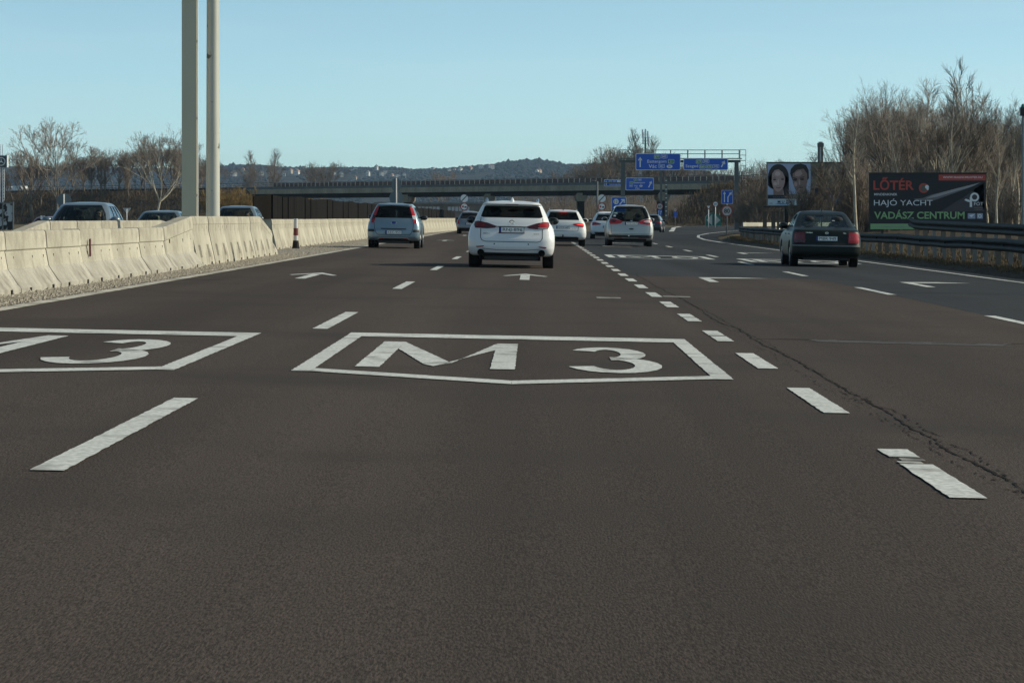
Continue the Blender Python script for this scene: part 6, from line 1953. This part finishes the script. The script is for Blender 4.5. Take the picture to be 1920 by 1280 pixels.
P(S, ca, 'tailgate_handle', [(.04 + .10 * math.cos(a), .72 + .03 * math.sin(a)) for a in np.linspace(0, 2 * math.pi, 15)[:-1]], 'trim', .006)
P(S, ca, 'bumper_band', [(-.88, .48), (.88, .48), (.84, .37), (-.84, .37)], 'trim', .008)
P(S, ca, 'rear_reflector', [(-.62, .385), (-.33, .372), (-.33, .352), (-.62, .362)], 'reflector', .014, True)
P(S, ca, 'rear_valance', [(-.66, .335), (.66, .335), (.62, .18), (-.62, .18)], 'trim', .008)
seam(S, [(-.78, .88), (-.76, .52), (.76, .52), (.78, .88)], .014).build('tailgate_gap', M['seam'], ca)
P(S, ca, 'window_sticker', [(-.69, 1.21), (-.60, 1.21), (-.58, 1.27), (-.67, 1.27)], 'sign_white', .004)
surf_ring(S, ca, .04, 1.06, .0, .02, 'chrome', 'emblem_oval', 2.2)
MB().box((-.06, S.yr(0, .42) - .02, .445), (.04, .03, .04)).build('tow_cover', M['chrome'], ca)

# -- dark green saloon on the right
S = Shape([(.25, .79, .12, 4.5), (.30, .83, .04, 4.58), (.40, .855, .0, 4.66), (.54, .862, .0, 4.68), (.62, .862, .025, 4.66), (.74, .852, .05, 4.5), (.82, .84, .06, 4.2), (.88, .825, .075, 3.85), (.93, .80, .11, 3.55), (.955, .785, .22, 3.45), (.972, .775, .45, 3.35), (.99, .765, .60, 3.28),
           (1.06, .735, .76, 3.12), (1.15, .695, .95, 2.95), (1.25, .645, 1.17, 2.75), (1.32, .60, 1.34, 2.58), (1.36, .565, 1.46, 2.48), (1.395, .51, 1.62, 2.35), (1.412, .42, 1.75, 2.22), (1.42, .30, 1.85, 2.1), (1.423, .2, 1.9, 2.05)], ra=.06, rb=.17, q0=.76)
green = paint('dark_green_paint', (.007, .012, .0105), metal=.0, rough=.4, coat=.05, spec=.3)
rw = [(-.60, 1.005), (.60, 1.005), (.585, 1.05), (.50, 1.28), (.46, 1.305), (-.46, 1.305), (-.50, 1.28), (-.585, 1.05)]
ca, bo = car('saloon_car', 'dark green saloon car in the right exit lane by the guardrail', 'car', S, (7.22, 74.8 - .95), R(-.6), green, 4.68, .315, .205, .95, 2.70, .745, belt=.965, roof=1.39, rear_win=rw, glass='glass', roll=CF, ws=(1.0, 1.36), mir=(1.03, 2.95))
tl = [(-.79, .87), (-.58, .885), (-.545, .86), (-.535, .64), (-.55, .615), (-.79, .615), (-.81, .70)]
for side_ in (0, 1):
    o = P(S, ca, 'tail_light', tl if not side_ else mirror(tl), 'light_red' if side_ else 'light_shaded', .010)  # shadow on the left lamp painted into its red
    lo = [(-.78, .68), (-.55, .68), (-.55, .625), (-.78, .625)]
    P(S, ca, 'clear_lens', lo if not side_ else mirror(lo), 'light_dark' if not side_ else 'reflector', .016, par=o)
num_plate(S, ca, 'MBR 949', .725, .53, .112)
seam(S, [(-.60, .93), (-.53, .89), (-.53, .59), (.53, .59), (.53, .89), (.60, .93)], .012).build('boot_lid_gap', M['seam'], ca)
P(S, ca, 'bumper_strip', [(-.84, .56), (.84, .56), (.84, .535), (-.84, .535)], 'galv', .012)
P(S, ca, 'rear_valance', [(-.60, .30), (.60, .30), (.56, .20), (-.56, .20)], 'trim', .006)
o, y = surf_ring(S, ca, 0, .872, .030, .040, 'chrome')
add_text(MB(), 'V', 0, .886, .022, .028, y - .002, .01).build('emblem_letter', M['chrome'], ca); add_text(MB(), 'W', 0, .860, .022, .04, y - .002, .01).build('emblem_letter', M['chrome'], ca)
badge_text(S, ca, 'PASSAT', -.43, .865, .026, .17); badge_text(S, ca, 'TDI', .44, .862, .024, .075)
MB().tube([(0, 1.72, 1.40), (0, 1.50, 1.56)], [.010, .005], 6).build('roof_antenna', M['trim'], ca)
MB().box((.24, S.yr(.24, 1.16) + .02, 1.17), (.07, .01, .015), rx=.8).build('window_sticker', M['sign_white'], ca)
seam(S, [(-.62, 1.335), (.62, 1.335)], .014).build('roof_seam', M['seam'], ca) if False else None

# -- simpler cars farther on
def far_shape(H, W, L, rake=.35):
    k = H / 1.6; w = W / 2
    return Shape([(.27, w * .90, .12, L - .15), (.31, w * .95, .05, L - .1), (.5 * k, w * .99, 0, L), (.68 * k, w, .02, L - .05), (.82 * k, w * .98, .05, L - .4), (.94 * k, w * .95, .08, L - .8), (1.04 * k, w * .90, .12, L - 1.05), (1.2 * k, w * .82, .12 + rake * .45, L - 1.4), (1.36 * k, w * .73, .12 + rake * .9, L - 1.75),
                  (1.46 * k, w * .67, .14 + rake, L - 2.0), (1.48 * k, w * .66, .04 + rake, L - 2.1), (1.54 * k, w * .58, .10 + rake, L - 2.35), (1.585 * k, w * .45, .5 + rake, L - 2.6), (H, w * .25, .9 + rake, L - 2.8)], ra=.06, rb=.18, q0=.76), k, w
def far_car(name, label, pos, H, W, L, body, plate_no, lamp='low', rails=False, rake=.35, rz=0.0, group=None, z=None, roll=CF, plate_z=.72):
    S, k, w = far_shape(H, W, L, rake)
    rw = [(-w * .74, 1.07 * k), (w * .74, 1.07 * k), (w * .70, 1.2 * k), (w * .58, 1.42 * k), (-w * .58, 1.42 * k), (-w * .70, 1.2 * k)]
    ca, bo = car(name, label, 'car', S, pos if z is None else (pos[0], pos[1], z), rz, body, L, .33, .22, .85, L * .6, w - .13, hollow=False, belt=1.02 * k, roof=1.50 * k, rear_win=rw, roll=roll, mir=(1.08 * k, L - 1.75))
    if lamp == 'tall': tl = [(-w * .93, .98 * k), (-w * .80, 1.0 * k), (-w * .78, .70 * k), (-w * .95, .68 * k)]
    else: tl = [(-w * .92, .98 * k), (-w * .72, .98 * k), (-w * .40, .90 * k), (-w * .45, .84 * k), (-w * .94, .80 * k)]
    P(S, ca, 'tail_light', tl, 'light_red', .01, True)
    num_plate(S, ca, plate_no, plate_z * k)
    P(S, ca, 'rear_valance', [(-w * .8, .42 * k), (w * .8, .42 * k), (w * .7, .22), (-w * .7, .22)], 'trim', .008)
    P(S, ca, 'high_brake_light', [(-.14, 1.505 * k), (.14, 1.505 * k), (.13, 1.485 * k), (-.13, 1.485 * k)], 'light_dark', .008)
    if rails:
        for sg in (-1, 1): MB().tube([(sg * w * .55, .6 + rake, 1.55 * k), (sg * w * .56, .8 + rake, 1.62 * k), (sg * w * .57, L - 2.6, 1.62 * k)], .02, 6).build('roof_rail', M['chrome'], ca, True, 60)
    return ca, S
far_car('crossover', 'white crossover half hidden behind the silver people carrier', (3.92, 160), 1.50, 1.80, 4.35, M['house_wall'] if False else paint('cool_white_paint', (.66, .70, .73)), 'RKL-204', rails=True)
far_car('off_roader', 'small grey car with tall rear lamps beyond the nearest car, left lane', (-3.98, 183), 1.42, 1.62, 4.1, paint('grey_paint', (.22, .25, .28), metal=.4), 'HGD-318', 'tall')
far_car('estate_car', 'dark estate car far along the ramp, right of the silver people carrier', (10.25, 262), 1.60, 1.78, 4.6, paint('dark_grey_paint', (.035, .037, .042), metal=.3), 'LSC-552', rz=R(-7), z=-.22)
# -- oncoming cars on the opposite carriageway
S1 = Shape([(.19, .74, .2, 3.95), (.3, .83, .05, 4.1), (.5, .87, 0, 4.2), (.68, .87, .03, 4.15), (.80, .86, .06, 3.95), (.90, .83, .10, 3.5), (.965, .79, .15, 3.12), (1.08, .75, .25, 2.94), (1.2, .70, .36, 2.76), (1.3, .65, .48, 2.60), (1.37, .605, .60, 2.47), (1.41, .56, .72, 2.34), (1.44, .49, .9, 2.15), (1.457, .36, 1.1, 1.8), (1.462, .22, 1.25, 1.65)], ra=.08, rb=.2, q0=.74, fa=.16, fb=.2)
def oncoming(name, label, px, D, body, H=1.46, z=None, glass='glass'):
    rwn = [(-.58, 1.02), (.58, 1.02), (.50, 1.33), (-.50, 1.33)]
    x = X_at(px, D)
    ca, bo = car(name, label, 'car', S1, (x, D + 3.0) if z is None else (x, D + 3.0, z), R(180), body, 4.2, .31, .21, .8, 2.58, .745, belt=.95, roof=1.42, rear_win=rwn, glass=glass, ws=(.97, 1.375), mir=(1.0, 2.75))
    ca.scale = (1, 1, H / 1.46)
    for sg in (-1, 1):     # head lamps
        P(S1, ca, 'headlight', [(sg * .78, .70), (sg * .50, .66), (sg * .48, .74), (sg * .76, .80)], 'light_clear', .012, where='front')
    MB().box((0, S1.yf(0, .45) + .008, .45), (.52, .012, .112)).build('number_plate', M['plate'], ca)
    return ca
o1 = oncoming('hatchback', 'grey-blue oncoming hatchback, largest of the cars behind the barrier', 149, 77, paint('grey_blue_paint', (.16, .20, .235), metal=.5))
o2 = oncoming('saloon_car', 'low dark oncoming car between the hatchback and the square pole', 296, 99, paint('slate_paint', (.09, .12, .13), metal=.4), 1.36, -.02)
o3 = oncoming('hatchback', 'dark grey oncoming car just right of the round pole', 440, 106, paint('steel_paint', (.11, .135, .15), metal=.4), 1.46)
o4 = oncoming('hatchback', 'dark red car glimpsed left of the grey-blue hatchback', 84, 160, paint('dark_red_paint', (.20, .03, .035)), 1.40, -.24)
# pale lorries and vans on the road at the left edge
rt = thing('white_van', 'white van on the raised road at the left edge', 'van', (X_at(40, 700), 700, 6.5), rz_b + .05, 'white vehicles on the raised road')
MB().prism([(-2.6, .35), (2.6, .35), (2.6, 1.0), (1.9, 1.15), (1.2, 1.95), (-2.5, 2.0), (-2.6, 1.9)], -.9, .9).build('body', M['sign_white'], rt, fix=True)
for sg in (-1, 1):
    for x in (-1.6, 1.6): MB().cyl((x, sg * .82, .33), .33, .2, 'Y', 14).build('wheel', M['rubber'], rt)
    MB().box((1.0, sg * .905, 1.5), (1.0, .01, .45)).build('side_window', M['glass_solid'], rt)
rt2 = copy_tree(rt); rt2.location = (X_at(22, 705), 705, 6.5); rt2['label'] = 'white van farther left on the raised road, beside the dealer sign'

# ------------------------------------------------------------------ drivers
def driver(label, carroot, hair_long=True, glasses=True, hz=1.12):
    """seated person facing +y of the car: one skinned body with face, fingers on the wheel"""
    J, E, RR = [], [], []
    def v(p, r, par=None):
        J.append(p); RR.append(r)
        if par is not None: E.append((par, len(J) - 1))
        return len(J) - 1
    pel = v((0, -.02, .0), .15); sp = v((0, -.06, .20), .135, pel); ch = v((0, -.09, .38), .14, sp); nb = v((0, -.07, .50), .065, ch); nk = v((0, -.045, .57), .055, nb)
    jaw = v((0, -.01, .645), .070, nk); hm = v((0, -.015, .72), .088, jaw); ht = v((0, -.025, .79), .070, hm)
    no = v((0, .095, .695), .013, hm)
    for sg in (-1, 1):
        sh = v((sg * .165, -.085, .43), .062, ch); el = v((sg * .245, .10, .22), .045, sh); wr_ = v((sg * .185, .33, .30), .028, el); pm = v((sg * .165, .40, .325), .030, wr_)
        for q in range(4):
            a = v((sg * (.185 - .02 * q), .445, .345 - .004 * q), .010, pm); v((sg * (.175 - .02 * q), .46, .315 - .003 * q), .008, a)
        th = v((sg * .135, .40, .352), .011, pm); v((sg * .115, .425, .355), .009, th)
        hp = v((sg * .10, .02, -.03), .095, pel); kn = v((sg * .14, .42, .07), .065, hp); v((sg * .14, .62, -.25), .045, kn)
    me = bpy.data.meshes.new('person'); me.from_pydata(J, E, []); o = bpy.data.objects.new('person', me); COL.objects.link(o)
    sk = o.modifiers.new('skin', 'SKIN'); sk.use_smooth_shade = True
    if not me.skin_vertices: 
        bpy.context.view_layer.update()
    lay = me.skin_vertices[0] if me.skin_vertices else me.attributes and None
    if lay:
        for i, r in enumerate(RR): lay.data[i].radius = (r, r)
        lay.data[0].use_root = True
    o.modifiers.new('sub', 'SUBSURF').levels = 2
    bpy.context.view_layer.update()
    m2 = eval_mesh(o); o.modifiers.clear(); o.data = m2
    for m in (M['skin'], M['cloth_dark']): m2.materials.append(m)
    for p in m2.polygons:
        c = p.center; p.use_smooth = True
        p.material_index = 1 if (c.z < .50 and not (c.y > .30 and c.z > .2)) else 0
    tag(o, label, 'person')
    # hair, eyes or sunglasses, mouth
    mb = MB(); mb.ellipsoid((0, -.045, .755), (.098, .098, .092), 18, 12)
    if hair_long:
        for sg in (-1, 1): mb.tube([(sg * .082, -.03, .76), (sg * .098, -.035, .66), (sg * .10, -.05, .54), (sg * .09, -.05, .45)], [.03, .038, .04, .018], 8)
        mb.tube([(0, -.10, .76), (0, -.12, .62), (0, -.12, .48)], [.07, .08, .05], 10)
    mb.build('hair', M['hair'], o, True)
    mb = MB()
    for sg in (-1, 1):
        if glasses: mb.ellipsoid((sg * .036, .078, .722), (.030, .012, .020), 10, 8)
        else: mb.ellipsoid((sg * .033, .070, .722), (.013, .010, .007), 8, 6)
    if glasses:
        mb.tube([(-.07, .04, .726), (-.03, .088, .73), (.03, .088, .73), (.07, .04, .726)], .005, 6)
    mb.build('sunglasses' if glasses else 'eyes', M['trim'], o, True)
    MB().ellipsoid((0, .072, .652), (.024, .010, .006), 10, 6).build('mouth', M['sign_red'], o, True)
    # seated at the wheel of the car (left seat)
    yb_ = S1.row(.97)[2]
    M4 = Matrix.Translation(carroot.location) @ Matrix.Rotation(carroot.rotation_euler.z, 4, 'Z')
    o.matrix_world = M4 @ Matrix.Translation((-.37, yb_ - .98, .50 if not hz else hz - .70))
    return o
driver('woman driver with long dark hair and sunglasses in the grey-blue oncoming car', o1, True, True, 1.14)
driver('driver with sunglasses and short dark hair in the low dark oncoming car', o2, False, True, 1.03)
driver('driver with short dark hair in the dark grey oncoming car right of the round pole', o3, False, False, 1.12)
# ------------------------------------------------------------------ the air between here and the hills
mb = MB().box((0, 3400, 68), (14000, 7400, 139))
hz = mb.build('haze', [])
m = bpy.data.materials.new('haze'); m.use_nodes = True
n, l = m.node_tree.nodes, m.node_tree.links
n.remove(n['Principled BSDF'])
pv = n.new('ShaderNodeVolumePrincipled')
pv.inputs['Color'].default_value = (.50, .74, 1.0, 1)
pv.inputs['Density'].default_value = 0.000055
pv.inputs['Anisotropy'].default_value = 0.2
l.new(pv.outputs[0], n['Material Output'].inputs['Volume'])
hz.data.materials.append(m)
tag(hz, kind='stuff')
